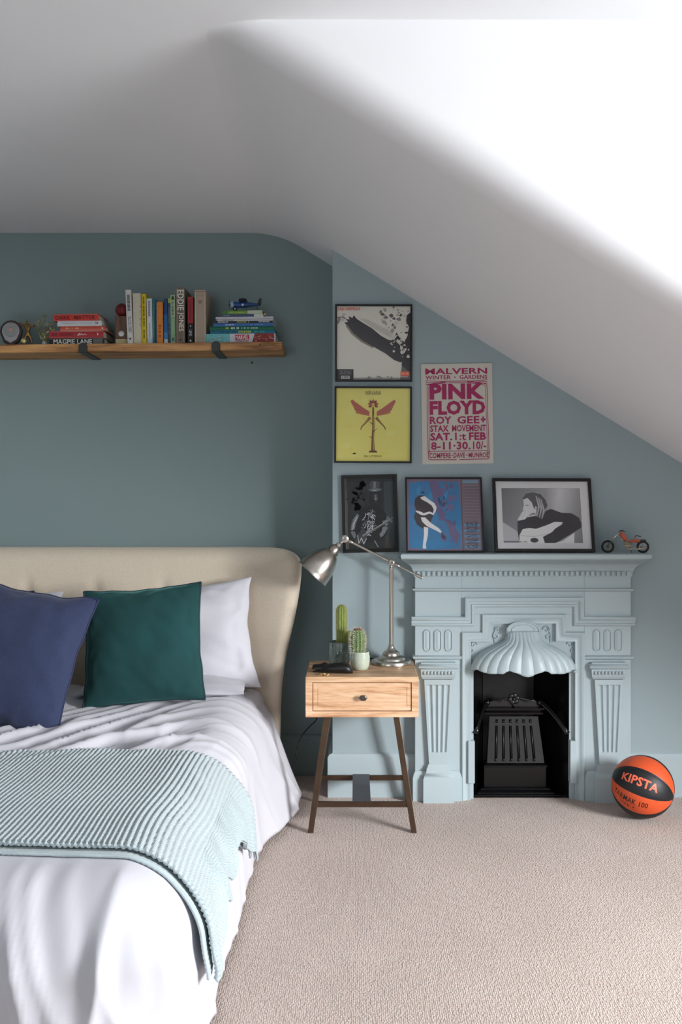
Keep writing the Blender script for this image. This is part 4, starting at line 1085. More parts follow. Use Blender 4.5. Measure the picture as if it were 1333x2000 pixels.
pile([
 ('black book lettered MAGPIE LANE at the bottom of the left pile', 95, 204, z1-13, z1, (22, 22, 24), multi(tx('MAGPIE LANE', .09, .78, .15, .85, (226, 226, 222), .012), bandc(.80, .97, (96, 98, 98), .06, .94)), .17, 0),
 ('dark red book with a white scribble, second from the bottom of the left pile', 95.5, 202, z1-27.5, z1-13, (168, 36, 44), multi(squig(.06, .45, .35, .65, (110, 20, 28), 12, 14), lambda A: A.line([(.53, .3), (.56, .7), (.57, .35), (.60, .65), (.63, .4), (.66, .6), (.69, .4)], .02, (226, 190, 190)), squig(.83, .92, .35, .7, (226, 190, 190), 3, 2)), .165, -1),
 ('salmon red paperback in the middle of the left pile', 118, 206, z1-36.5, z1-27.5, (196, 80, 60), multi(bandc(0, 1, (214, 150, 130), 0, .22), squig(.1, .42, .42, .7, (232, 190, 150), 14, 15), lambda A: A.ell(.93, .55, .02, .2, (230, 220, 210))), .14, 1),
 ('white paperback second from the top of the left pile', 112, 199, z1-47, z1-36.5, (206, 206, 210), multi(squig(.1, .78, .4, .6, (176, 176, 184), 30, 16), squig(.86, .93, .4, .7, (50, 50, 60), 2, 17)), .14, -.5),
 ('red book lettered DARK MATTER on top of the left pile', 104, 192.5, z1-60, z1-47, (204, 50, 38), tx('DARK  MATTER', .05, .93, .2, .8, (90, 16, 16), .015), .145, -1)], 'books in the pile left of the cricket ball')
z2 = base_of(470)
def comic(A):
    A.rect(0, .34, 0, 1, (110, 190, 196)).blobs(60, .0, .34, 0, 1, .01, .03, [(30, 60, 50), (200, 170, 120), (20, 24, 24), (160, 40, 30), (110, 190, 196), (230, 230, 220)], 5, lambda u, v: .015 < u < .325 and .15 < v < .85, .8)
    A.rect(.34, .98, 0, 1, (208, 210, 220)).poly([(.66, 0), (.70, 1), (.98, 1), (.98, 0)], (150, 40, 44))
    A.blobs(70, .7, .96, .15, .85, .01, .028, [(40, 80, 50), (210, 190, 140), (20, 24, 24), (180, 40, 40), (220, 180, 170), (60, 40, 30)], 6, elong=.8)
    A.rect(.415, .62, .30, .88, (190, 30, 40)).text('MARVEL', .425, .61, .36, .82, (240, 240, 240), .02); squig(.43, .61, .14, .24, (110, 60, 70), 16, 3)(A)
pile([
 ('thick white comic book with a red MARVEL box, bottom of the right pile', 403.2, 538.5, z2-18.5, z2, (206, 208, 216), comic, .17, 0),
 ('turquoise blue annual directly on the comic book in the right pile', 411, 537, z2-25.5, z2-18.5, (18, 112, 140), multi(squig(.15, .40, .3, .7, (16, 66, 110), 10, 20), squig(.44, .64, .2, .8, (190, 200, 60), 7, 21), squig(.66, .85, .25, .75, (60, 180, 150), 7, 22)), .165, 0),
 ('green annual with pale lettering third from the bottom of the right pile', 410, 536, z2-33, z2-25.5, (14, 104, 78), multi(squig(.17, .30, .25, .75, (210, 210, 60), 5, 23), squig(.33, .46, .25, .75, (200, 226, 214), 6, 24), squig(.49, .75, .3, .7, (170, 210, 196), 14, 25)), .165, .5),
 ('mid blue book fourth from the bottom of the right pile', 417, 534, z2-39, z2-33, (52, 104, 168), multi(squig(.2, .35, .3, .7, (200, 210, 226), 7, 26), squig(.62, .84, .4, .6, (130, 160, 210), 10, 27)), .16, -.5),
 ('thin black book with white and yellow lettering in the right pile', 420.5, 532.5, z2-43.3, z2-39, (20, 26, 30), multi(squig(.05, .23, .3, .75, (220, 220, 220), 8, 28), squig(.38, .60, .3, .75, (200, 190, 70), 9, 29), squig(.76, .98, .3, .75, (220, 220, 226), 9, 30)), .16, 0),
 ('thin white book lying on the thin black one in the right pile', 424, 533, z2-46.5, z2-43.3, (196, 198, 202), squig(.1, .3, .3, .7, (60, 60, 66), 9, 31), .15, .5),
 ('white book third from the top of the right pile', 421.5, 534, z2-51.5, z2-47.2, (206, 204, 214), squig(.02, .95, .35, .55, (160, 150, 170), 40, 32), .15, -.5),
 ('slate blue book with a pale end second from the top of the right pile', 433, 514.5, z2-56.7, z2-51.5, (62, 78, 112), multi(bandc(.78, 1, (196, 212, 190)), squig(.05, .2, .3, .7, (140, 160, 180), 5, 33)), .13, 1),
 ('light green book with a pale end on top of the right pile', 434, 513, z2-63.5, z2-56.7, (120, 160, 62), multi(bandc(.63, 1, (190, 198, 180)), bandc(0, .14, (66, 120, 50)), squig(.2, .55, .35, .6, (170, 200, 120), 14, 34)), .13, -1)], 'books in the pile at the right end of the shelf')

# small figures beside the pile
YT = 3.96; ST = 1782/YT
def tp(x_, y_): return ((x_-695)/ST, CAMZ+(970-y_)/ST)
fx_, fz_ = tp(517, 616.2)
o = thing('figurine', 'tiny brown and white figurine on the books beside the toy aeroplane', 'figurine', (fx_-.0005, YT+.012, CAMZ+(970-(z2-51.5))/1782*YBK))
part('body', MB().lathe([(0, 0), (.006, .0), (.0075, .006), (.006, .013), (.004, .019), (.0025, .024), (0, .025)], 14), mat('brown_resin', (120, 76, 44), .5), o, smooth=True)
part('front', MB().ball((.0015, -.0035, .011), .0052, 10, (.8, .8, 1.6)), mat('cream_resin', (226, 212, 190), .5), o, smooth=True)
# toy aeroplane (drawn in its own frame: nose -x)
zp = CAMZ+(970-(z2-63.5))/1782*YBK+.0006
xp, _ = tp(478, 0)
pl = thing('toy_aeroplane', 'blue toy propeller aeroplane standing on top of the right book pile', 'toy', (xp, 3.99, zp), (0, R(-3), R(6)))
BLUE = mat('blue_tinplate', (34, 72, 130), .35, var=.3, vscale=60); LBL = mat('pale_blue_tinplate', (150, 176, 204), .4); DGR = mat('dark_tinplate', (40, 44, 46), .5)
rr = [(-.062, .003), (-.060, .012), (-.048, .0145), (-.020, .014), (.010, .012), (.035, .0075), (.060, .003), (.062, .001)]
rings = [[(x, r*.85*math.cos(2*PI*k/16), .030+(.002 if x < 0 else .002-x*.02)+r*math.sin(2*PI*k/16)) for k in range(16)] for x, r in rr]
part('fuselage', MB().loft(rings), BLUE, pl, smooth=True)
part('cowling', MB().lathe([(.015, 0), (.0165, .003), (.0165, .011), (.0150, .013)], 20, MX((-.0625, 0, .032), (0, PI/2, 0))), LBL, pl, smooth=True)
b = MB()
for a in (0, 1): b.bar((-.067, 0, .032), (-.067, .030*math.sin(a*PI+.5), .032+.030*math.cos(a*PI+.5)), .006, .0015, (0, 1, 0))
b.ball((-.067, 0, .032), .004, 8); part('propeller', b, DGR, pl)
part('wing', MB().loft([[(-.030+.004, y, .044+abs(y)*.03), (-.012, y, .049+abs(y)*.03), (.008, y, .045+abs(y)*.03), (-.012, y, .043+abs(y)*.03)] for y in (-.055, 0, .075)]), DGR, pl)
part('canopy', MB().ball((-.004, 0, .046), .012, 12, (1.3, .6, .75)), DGR, pl, smooth=True)
part('tail_fin', MB().prism([(.052, .030), (.070, .030), (.074, .056), (.066, .060), (.060, .050)], -.001, .001), DGR, pl)
part('tail_plane', MB().box(.054, .068, -.024, .024, .031, .033), DGR, pl)
for y in (-.019, .019):
    w_ = part('wheel', MB().tube([(-.044+.0065*math.cos(2*PI*k/16), y, .0105+.0065*math.sin(2*PI*k/16)) for k in range(16)], .0035, 8, closed=True), BLACKC, pl, smooth=True)
    part('hub', MB().lathe([(0, -.002), (.004, -.002), (.004, .002), (0, .002)], 12, MX((-.044, y, .0105), (PI/2, 0, 0))), LBL, w_)
part('undercarriage', MB().tube([(-.044, -.019, .0105), (-.036, -.006, .022), (-.036, .006, .022), (-.044, .019, .0105)], .0013, 6), DGR, pl)
part('tail_skid', MB().tube([(.050, 0, .028), (.056, 0, .0035), (.061, 0, .0015)], .0012, 6), DGR, pl)
part('roundel', MB().lathe([(0, 0), (.005, 0), (0, .0006)], 16, MX((-.010, -.0125, .030), (PI/2, 0, 0))), mat('white_mark', (226, 226, 226), .5), pl)

# cricket ball trophy
x_, z_ = tp(236.5, 0)
tr = thing('cricket_trophy', 'dark red cricket ball mounted on a wooden block trophy', 'trophy', (x_, 3.985, shz(x_)), (0, TILT, 0))
part('plinth', MB().box(-.025, .025, -.02, .02, 0, .025), mat('pale_wood', (186, 172, 132), .6), tr, bev=.001)
part('block', MB().box(-.026, .024, -.018, .018, .025, .126), WALN, tr, bev=.002)
bl = part('ball', MB().ball((0, 0, .154), .029, 28), mat('red_leather', (112, 22, 26), .4, bump=.3, bscale=120), tr, smooth=True)
b = MB()
for d in (-.0025, 0, .0025): b.tube([(d*1.4, .0292*math.cos(2*PI*k/32), .154+.0292*math.sin(2*PI*k/32)) for k in range(32)], .0006, 4, closed=True)
part('seam', b, mat('dark_thread', (70, 14, 16), .7), bl)
part('medal', MB().lathe([(0, 0), (.0135, 0), (.0135, .002), (.0115, .003), (.011, .0022), (0, .0026)], 28, MX((0, -.018, .048), (PI/2, 0, 0))), SILVER, tr)

# shield plaque
x_, z_ = tp(17, 0)
tr = thing('shield_trophy', 'dark wooden shield trophy with an engraved silver disc, leftmost on the shelf', 'trophy', (x_, 3.99, shz(x_)), (R(-4), TILT, 0))
def shield(s, y0, y1, cz, b):
    pts = []
    for k in range(25):
        a = -PI*.18+PI*1.36*k/24; pts.append((s*.046*math.cos(a), cz+s*.046*math.sin(a)))
    pts += [(s*-.030, cz-s*.046), (0, cz-s*.064), (s*.030, cz-s*.046)]
    b.prism(pts, y0, y1)
b = MB(); shield(1.06, -.008, .008, .068, b); part('backing', b, mat('mahogany', (46, 20, 20), .3, coat=.5), tr, bev=.003)
b = MB(); shield(.83, -.0105, -.008, .068, b); dk = part('silver_plate', b, SILVER, tr, bev=.001)
b = MB()
for r_ in (.012, .018, .024, .030): b.tube([(r_*math.cos(2*PI*k/28), -.0106, .072+r_*math.sin(2*PI*k/28)) for k in range(28)], .0007, 4, closed=True)
part('engraved_ring', b, mat('tarnished_silver', (96, 96, 94), .5, metal=.7), dk)
part('centre_badge', MB().lathe([(0, 0), (.0055, 0), (.005, .0015), (0, .002)], 18, MX((0, -.0108, .073), (PI/2, 0, 0))), mat('orange_enamel', (206, 120, 90), .4), dk)
part('foot', MB().box(-.02, .02, -.006, .030, 0, .006), mat('mahogany', (46, 20, 20), .3), tr)

# bronze footballer statuette
x_, z_ = tp(50, 0)
tr = thing('footballer_trophy', 'small bronze footballer statuette with a gold ball on a dark base', 'trophy', (x_, 3.985, shz(x_)), (0, TILT, R(10)))
part('base', MB().box(-.026, .026, -.018, .018, 0, .009), BLACKC, tr, bev=.001)
bm = bmesh.new(); fig = bpy.data.meshes.new('figure')
J_ = {'pel': ((.0, 0, .060), .009), 'ch': ((.001, 0, .084), .012), 'nk': ((0, 0, .097), .0045), 'hd': ((-.001, -.001, .106), .0072), 'hd2': ((-.001, -.001, .113), .005),
      'ls': ((-.012, 0, .092), .0055), 'le': ((-.026, -.004, .096), .0042), 'lh': ((-.031, -.006, .108), .0034), 'rs': ((.013, 0, .092), .0055), 're': ((.026, .002, .088), .0042), 'rh': ((.033, -.004, .097), .0034),
      'lk': ((-.010, -.008, .038), .0062), 'lf': ((-.014, -.003, .014), .0042), 'lt': ((-.018, -.010, .011), .0036), 'rk': ((.011, .002, .038), .0062), 'rf': ((.016, .006, .014), .0042), 'rt': ((.016, -.004, .011), .0036)}
E_ = [('pel', 'ch'), ('ch', 'nk'), ('nk', 'hd'), ('hd', 'hd2'), ('ch', 'ls'), ('ls', 'le'), ('le', 'lh'), ('ch', 'rs'), ('rs', 're'), ('re', 'rh'), ('pel', 'lk'), ('lk', 'lf'), ('lf', 'lt'), ('pel', 'rk'), ('rk', 'rf'), ('rf', 'rt')]
kk = list(J_); fig.from_pydata([J_[k][0] for k in kk], [(kk.index(a), kk.index(b_)) for a, b_ in E_], [])
fig.materials.append(BRONZE); fo = link('figure', fig, tr); sm = fo.modifiers.new('skin', 'SKIN')
for i, k in enumerate(kk): fig.skin_vertices[0].data[i].radius = (J_[k][1],)*2
fig.skin_vertices[0].data[0].use_root = True
q = fo.modifiers.new('s', 'SUBSURF'); q.levels = 2; q.render_levels = 2
part('football', MB().ball((-.014, -.018, .020), .0125, 16), mat('pale_gold', (206, 190, 130), .35, metal=.5), tr, smooth=True)

# star burst trophy
x_, z_ = tp(84, 0)
tr = thing('flame_trophy', 'silver and gold openwork flame shaped trophy left of the pile of red books', 'trophy', (x_, 3.985, shz(x_)), (0, TILT, 0))
part('base', MB().lathe([(0, 0), (.024, 0), (.024, .004), (.014, .006), (.012, .020), (0, .021)], 24), mat('pale_marble', (170, 178, 174), .35), tr, smooth=True, auto=40)
rnd = random.Random(9)
for k in range(3):
    b = MB(); x0 = (-.014, .002, .018)[k]; tp_ = (.075, .10, .065)[k]
    pts = [(x0*.3, 0, .018), (x0, -.004*k, .045), (x0*1.6+(.004 if k else -.004), 0, .07), (x0*1.3-.012+.006*k, .002, .020+tp_+.012)]
    sp = smooth_path(pts, 6); b.tube(sp, [.004*(1-i/len(sp))+.0012 for i in range(len(sp))], 6)
    for i, p in enumerate(sp[2:]):
        for _ in range(3):
            a = rnd.uniform(0, 2*PI); q = p+Vector((.013*math.cos(a), .006*math.sin(a), .009)); b.bar(p, q, .0028, .0018)
    part('flame', b, mat('gilt_silver', (150, 146, 112), .35, metal=.8, var=.5, vscale=90), tr)

# ------------------------------------------------------------------ pictures
def picture(label, cx, z0, w, h, y, fw, fd, art, tilt=0, roll=0, matw=0, group=None, name='framed_picture', back_y=None, glass=True, yaw=0):
    o = thing(name, label, 'picture', (cx, y, z0), (tilt, roll, yaw), group)
    b = MB().sweep([(0, -.0)]*0 or [(-w/2, 0), (w/2, 0)], [(0, 0), (0, fd), (fw, fd), (fw, 0)], 0) if False else MB()
    # four mitred bars: front edge at y=-fd
    O = [(-w/2, 0), (w/2, 0), (w/2, h), (-w/2, h)]; I_ = [(-w/2+fw, fw), (w/2-fw, fw), (w/2-fw, h-fw), (-w/2+fw, h-fw)]
    for k in range(4):
        a, c = O[k], O[(k+1) % 4]; d, e = I_[(k+1) % 4], I_[k]
        b.prism([a, c, d, e], -fd, 0)
    part('frame', b, FRAMEB, o, bev=.0008)
    part('backing', MB().box(-w/2+fw*.5, w/2-fw*.5, -.005, -.001, fw*.5, h-fw*.5), mat('backing_board', (60, 52, 44), .8), o)
    iw, ih = w-2*fw, h-2*fw
    if matw:
        m_ = MB(); O = [(-iw/2, fw), (iw/2, fw), (iw/2, h-fw), (-iw/2, h-fw)]; a0, a1, b0, b1 = matw
        I_ = [(-iw/2+a0, fw+b0), (iw/2-a1, fw+b0), (iw/2-a1, h-fw-b1), (-iw/2+a0, h-fw-b1)]
        for k in range(4): m_.prism([O[k], O[(k+1) % 4], I_[(k+1) % 4], I_[k]], -.0082, -.0066)
        part('mount', m_, mat('white_mount', (224, 224, 226), .8), o)
        pw, ph, px0, pz0 = iw-a0-a1, ih-b0-b1, -iw/2+a0, fw+b0
    else: pw, ph, px0, pz0 = iw, ih, -iw/2, fw
    A = Art(pw, ph); art(A); A.C = [[(*[min(.84, q*1.22) for q in cc[:3]], 1) for cc in c_] for c_ in A.C]; A.build('print', o, (px0, -.0052, pz0))
    if glass: part('glass', MB().box(-iw/2, iw/2, -fd+.0035, -fd+.005, fw, h-fw), GLASS, o)
    return o
SW = 1782/(YB-.018)
def wx(p, s=SW): return (p-695)/s
def wz_(p, s=SW): return CAMZ+(970-p)/s

def art_diag(A):                            # pale sheet with one broad dark diagonal brush stroke and ink spatter
    A.rect(0, 1, 0, 1, (206, 204, 194)).rect(0, 1, .0, .03, (150, 150, 146))
    A.blobs(50, .60, .86, .62, .99, .008, .032, [(120, 118, 118), (150, 148, 146), (90, 88, 90), (196, 194, 186), (206, 204, 194)], 11, lambda u, v: v > .62+.3*abs(u-.7), 1)
    A.blobs(18, 0, .1, .74, .9, .01, .025, [(168, 166, 164), (180, 178, 172)], 12)
    A.poly([(.86, .0), (.89, .25), (.95, .30), (1, .30), (1, 0)], (96, 96, 100))
    A.poly([(.30, .84), (.42, .82), (.72, .66), (.80, .58), (.76, .56), (.50, .70)], (184, 182, 174))
    A.poly([(.10, .78), (.15, .79), (.12, .83), (.17, .82), (.16, .87), (.21, .84), (.23, .88), (.27, .83), (.33, .79), (.48, .70), (.60, .60), (.70, .545), (.80, .53), (.86, .47), (.86, .38), (.92, .25), (.86, .24), (.78, .27), (.66, .36), (.50, .45), (.34, .54), (.22, .64), (.14, .73)], (50, 50, 56))
    A.poly([(.13, .76), (.22, .64), (.34, .54), (.50, .45), (.49, .43), (.33, .515), (.20, .62), (.12, .73)], (126, 118, 108))
    A.poly([(1, .92), (.95, .88), (.94, .8), (.98, .72), (.96, .6), (.92, .52), (.95, .42), (.90, .33), (.88, .2), (.95, .14), (1, .1)], (46, 46, 50))
    A.blobs(60, .74, .98, .30, .66, .008, .03, [(46, 46, 50), (60, 58, 60), (200, 198, 188), (46, 46, 50)], 13, lambda u, v: abs((v-.3)-(u-.74)*.6) < .3, 1)
    A.blobs(14, .86, .97, .70, .97, .004, .012, [(46, 46, 50)], 14)
    A.blobs(10, .3, .75, .005, .05, .006, .02, [(130, 128, 124)], 15)
    A.text('LED ZEPPELIN', .02, .31, .945, .985, (206, 84, 66), .02)
    A.rect(0, .225, 0, .145, (30, 30, 32)); squig(.03, .20, .115, .125, (150, 150, 150), 18, 4)(A); squig(.05, .19, .095, .105, (150, 150, 150), 16, 5)(A); squig(.03, .2, .075, .085, (150, 150, 150), 18, 6)(A)
    A.rect(.055, .175, .015, .055, (206, 206, 202)); squig(.06, .17, .02, .05, (40, 40, 40), 22, 8)(A)
    A.rect(.865, .985, .055, .115, (214, 96, 66)); squig(.875, .975, .07, .10, (236, 160, 130), 6, 9)(A); squig(.87, .98, .038, .05, (214, 190, 180), 12, 10)(A)
ZP0 = wz_(744.9)
picture('square black framed print with a dark diagonal stroke, highest on the wall', wx(730.3), ZP0, 151/SW, 151/SW, YB-.001, .0075, .016, art_diag, 0, R(.1), group='square framed record sleeves')
def art_plant(A):                           # yellow sheet with a red brown plant, two spread leaves
    A.rect(0, 1, 0, 1, (224, 208, 116)).blobs(26, .05, .95, .05, .95, .02, .06, [(222, 205, 110), (227, 212, 124)], 21, lambda u, v: .1 < u < .9 and .08 < v < .92, 1.5)
    RB_ = (150, 84, 66)
    for s in (-1, 1):
        f = lambda u: .5+s*u
        for k in range(7):
            q = k/6; A.up(); A.face([(f(.05), .62+.02*q), (f(.13+.05*q), .635+.05*q), (f(.24+.07*q), .66+.16*q), (f(.22+.065*q), .68+.165*q), (f(.10+.03*q), .68+.05*q), (f(.05), .66+.02*q)], [(172, 98, 82), (190, 120, 96), (150, 84, 70)][k % 3])
        A.line([(f(.04), .60), (f(.10), .53), (f(.155), .47), (f(.17), .43)], [.04, .022, .016, .008], (120, 86, 54))
        A.line([(f(.045), .60), (f(.105), .53), (f(.158), .47)], [.012, .008, .004], (176, 132, 84))
    A.line([(.5, .13), (.497, .30), (.505, .48), (.5, .64), (.5, .74)], [.05, .034, .030, .026, .022], (122, 82, 52))
    A.line([(.506, .15), (.504, .30), (.511, .48), (.506, .64)], [.012, .010, .008, .006], (190, 152, 98))
    for k in range(3): A.line([(.5, .30+.1*k), (.5+(.05 if k % 2 else -.05), .345+.1*k)], [.014, .004], (110, 84, 48))
    for k in range(7):
        a = PI*(-.15+1.3*k/6); A.ell(.5+.042*math.cos(a), .775+.042*math.sin(a), .030, .017, [(150, 84, 66), (176, 100, 80)][k % 2], a, up=k == 0)
    A.ell(.5, .775, .024, .024, (196, 160, 100)).poly([(.44, .12), (.56, .12), (.545, .145), (.455, .145)], (96, 66, 44))
    A.text('NIRVANA', .395, .605, .905, .965, (110, 92, 54), .0)
    A.text('IN UTERO', .38, .62, .055, .082, (96, 82, 50), .0)
picture('square black framed yellow print with a red brown winged plant shape', wx(729), wz_(904.2), 151.5/SW, 150/SW, YB-.001, .0075, .016, art_plant, 0, R(.25), group='square framed record sleeves')
# unframed gig poster
po = thing('gig_poster', 'unframed cream concert poster with magenta hand lettering', 'poster', (wx(895, 464), YB-.0012, wz_(906, 464)), (R(.4), R(-.9), 0))
PWD, PHT = 139/464, 195.5/464
part('sheet', MB().box(-PWD/2, PWD/2, 0, .0006, 0, PHT), mat('poster_paper', (206, 202, 192), .8, bump=.3, bscale=12, bdist=.002), po)
A = Art(PWD, PHT); MG = (164, 36, 92)
def row(t, u0, u1, v0, v1, b=.02): A.text(t, u0, u1, v0, v1, MG, b)
row('MALVERN', .06, .93, .895, .955, .03); row('WINTER', .06, .42, .845, .885, .025); row('GARDENS', .54, .93, .845, .885, .025); A.ell(.475, .865, .010, .007, MG)
for off in (0, .018, .036):
    A.line([(.06, .835-off), (.20, .828-off*.8), (.34, .822-off*.3)], .006, MG); A.line([(.93, .835-off), (.80, .828-off*.8), (.65, .822-off*.3)], .006, MG)
for o_, w_ in ((0, .008), (.022, .006)):
    A.line([(.085+o_, .10-.0*o_), (.078+o_, .45), (.082+o_, .775-o_*.4), (.105+o_, .795-o_*.5), (.33, .825-o_*.7), (.66, .825-o_*.7), (.905-o_, .795-o_*.5), (.925-o_, .775-o_*.4), (.93-o_, .45), (.94-o_, .10)], w_, MG)
row('PINK', .115, .885, .645, .800, .05); row('FLOYD', .115, .895, .490, .632, .05)
row('ROY', .115, .42, .400, .476, .03); row('GEE', 0.50, .81, .400, .476, .03); row('+', .83, .895, .410, .470, .06)
row('STAX', .115, .375, .322, .388, .03); row('MOVEMENT', .425, .900, .322, .388, .025)
row('SAT.', .115, .425, .235, .312, .035); row('1:t', .465, .62, .235, .312, .02); row('FEB', .66, .900, .235, .312, .035)
row('8-11·30.', .125, .68, .142, .222, .03); row('10/-', .715, .900, .142, .222, .02)
A.line([(.10, .128), (.92, .128)], .006, MG)
row('COMPERE', .10, .40, .060, .112, .02); row('DAVE', .44, .60, .060, .112, .02); row('MUNROE', .65, .935, .060, .112, .02); A.ell(.42, .086, .008, .006, MG); A.ell(.625, .086, .008, .006, MG)
A.line([(.10, .14), (.085, .10), (.085, .06), (.105, .045), (.48, .042)], .007, MG); A.line([(.94, .14), (.945, .10), (.945, .06), (.925, .045), (.52, .042)], .007, MG)
A.build('print', po, (-PWD/2, -.0002, 0))

def art_dark(A):                            # stage photograph: guitarist in a tall hat, very dark
    A.rect(0, 1, 0, 1, (28, 33, 35)).poly([(0, 0), (.06, .0), (.04, .3), (.05, .6), (.03, 1), (0, 1)], (78, 74, 68))
    A.rect(.80, 1, .05, .95, (44, 54, 58)).poly([(0.78, .0), (.86, .2), (.98, .0)], (66, 62, 56))
    A.blobs(30, .08, .45, .5, .95, .03, .09, [(32, 36, 38), (24, 28, 30), (36, 40, 40)], 31, lambda u, v: u > .14)
    A.poly([(.50, .94), (.54, .955), (.70, .95), (.72, .93), (.70, .84), (.52, .84)], (62, 66, 68)).poly([(.59, .95), (.64, .95), (.63, .84), (.58, .84)], (104, 108, 110))
    A.poly([(.48, .84), (.52, .815), (.62, .80), (.72, .82), (.76, .845), (.62, .86)], (88, 94, 96)).poly([(.56, .835), (.66, .83), (.64, .815), (.58, .815)], (140, 144, 146))
    A.poly([(.51, .81), (.73, .81), (.77, .66), (.72, .60), (.52, .60), (.48, .68)], (20, 22, 24)).poly([(.58, .77), (.67, .77), (.67, .70), (.63, .65), (.59, .70)], (58, 58, 58)).ell(.625, .705, .025, .012, (120, 120, 118)).ell(.625, .74, .012, .03, (96, 96, 94))
    A.poly([(.20, .50), (.34, .58), (.56, .62), (.74, .58), (.86, .46), (.84, .2), (.7, .1), (.3, .1), (.18, .3)], (16, 18, 20))
    A.line([(.26, .49), (.17, .38), (.13, .26), (.20, .15), (.28, .12)], [.05, .085, .08, .06, .04], (98, 102, 106)).line([(.24, .46), (.16, .35), (.14, .27)], [.02, .03, .02], (150, 154, 158))
    A.line([(.80, .40), (.82, .32), (.76, .22), (.70, .18)], [.09, .10, .07, .05], (112, 118, 122)).line([(.84, .44), (.92, .40), (.96, .37)], [.06, .05, .03], (90, 96, 100))
    r = random.Random(4); A.up()
    for k in range(70):
        t = r.random(); u = .34+.26*r.random()+.0*t; v = .20+.34*r.random(); 
        if abs((v-.36)-(u-.48)*.8) > .16: continue
        a = r.uniform(0, PI); l = r.uniform(.02, .05); c = r.choice([(200, 204, 210), (150, 154, 160), (110, 114, 120)])
        A.line([(u-l*math.cos(a), v-l*math.sin(a)), (u, v), (u+l*math.cos(a+.8), v+l*math.sin(a+.8))], .009, c)
    A.poly([(.16, .10), (.24, .06), (.40, .10), (.44, .2), (.36, .28), (.24, .22)], (52, 54, 56)).line([(.34, .18), (.60, .28), (.90, .40), (.97, .44)], .028, (90, 92, 94)).line([(.34, .19), (.60, .29), (.90, .41)], .006, (170, 172, 174))
    A.line([(.24, .2), (.26, .08), (.32, .16), (.36, .07), (.42, .15)], .012, (176, 180, 186)).line([(.58, .12), (.66, .02)], .012, (150, 150, 150))
picture('black framed dark photograph of a guitarist in a tall hat, left of the mantel', wx(725.3)-.0015, wz_(1079), 109/SW, 152/SW, YB-.001, .0145, .016, art_dark, 0, R(-1.25), group='pictures around the mantelpiece')

YMB = 3.752                                 # foot of the pictures leaning on the mantel shelf
def lean_for(h, fd): return -math.atan2((YB-YMB-.004), h)
def art_blue(A):
    A.rect(0, 1, 0, 1, (118, 96, 118)).poly([(.02, .04), (.03, .95), (.2, .97), (.70, .96), (.73, .5), (.71, .03), (.3, .01)], (44, 112, 160))
    A.blobs(50, .12, .66, .58, .88, .03, .10, [(44, 108, 156), (70, 104, 150), (96, 92, 132), (52, 126, 172)], 41, lambda u, v: u < .62 and v < .86, 1)
    A.blobs(36, .42, .70, .10, .92, .02, .07, [(98, 84, 120), (104, 92, 122), (84, 84, 120), (44, 108, 156)], 42, lambda u, v: u < .64, .6)
    A.poly([(.30, .96), (.36, .99), (.44, .95), (.46, .84), (.42, .72), (.44, .60), (.52, .52), (.50, .40), (.44, .46), (.36, .62), (.34, .8)], (96, 86, 122))
    A.poly([(.50, .44), (.58, .42), (.70, .22), (.66, .06), (.62, .14), (.56, .28)], (92, 84, 120))
    A.poly([(.04, .04), (.30, .03), (.52, .05), (.60, .1), (.40, .16), (.05, .14)], (40, 118, 166))
    # a pale bird like shape over a dark boulder
    DK, LT = (52, 46, 50), (214, 212, 214)
    A.poly([(.11, .72), (.16, .77), (.24, .77), (.30, .70), (.36, .62), (.36, .50), (.32, .42), (.30, .32), (.22, .30), (.13, .36), (.09, .46), (.12, .56), (.10, .64)], DK)
    A.poly([(.18, .74), (.24, .76), (.31, .70), (.37, .66), (.40, .60), (.38, .53), (.34, .50), (.36, .57), (.33, .63), (.26, .68), (.20, .71)], LT)
    A.line([(.12, .55), (.18, .52), (.22, .50), (.30, .53), (.36, .50)], [.02, .04, .03, .03, .02], LT)
    A.poly([(.18, .46), (.24, .46), (.32, .38), (.42, .31), (.46, .26), (.44, .245), (.38, .28), (.26, .34), (.20, .40)], LT)
    A.poly([(.22, .33), (.28, .32), (.27, .20), (.24, .08), (.25, .03), (.20, .03), (.205, .10), (.22, .22)], LT)
    A.rect(.735, .745, 0, 1, (80, 72, 76)).rect(.745, .985, 0, 1, (112, 100, 108)).rect(.76, .975, .945, .965, (110, 150, 180)).rect(.76, .975, .975, .985, (110, 150, 180))
    for k in range(22): A.rect(.765, .965, .46+k*.021, .468+k*.021, (122, 112, 120) if k % 2 else (100, 88, 98))
    for k in range(5): A.rect(.76, .975, .03+k*.075, .065+k*.075, (86, 126, 160))
    A.text("GUNS N' ROSES", .785, .94, .03, .40, (60, 62, 84), .01, rot=2)
w_, h_ = 152.5/475, 151.5/475
picture('black framed blue and mauve print leaning at the left of the mantel shelf', (869.8-695)/474, ZM, w_, h_, YMB, .0065, .014, art_blue, lean_for(h_, .014), R(-.1), group='square framed record sleeves')
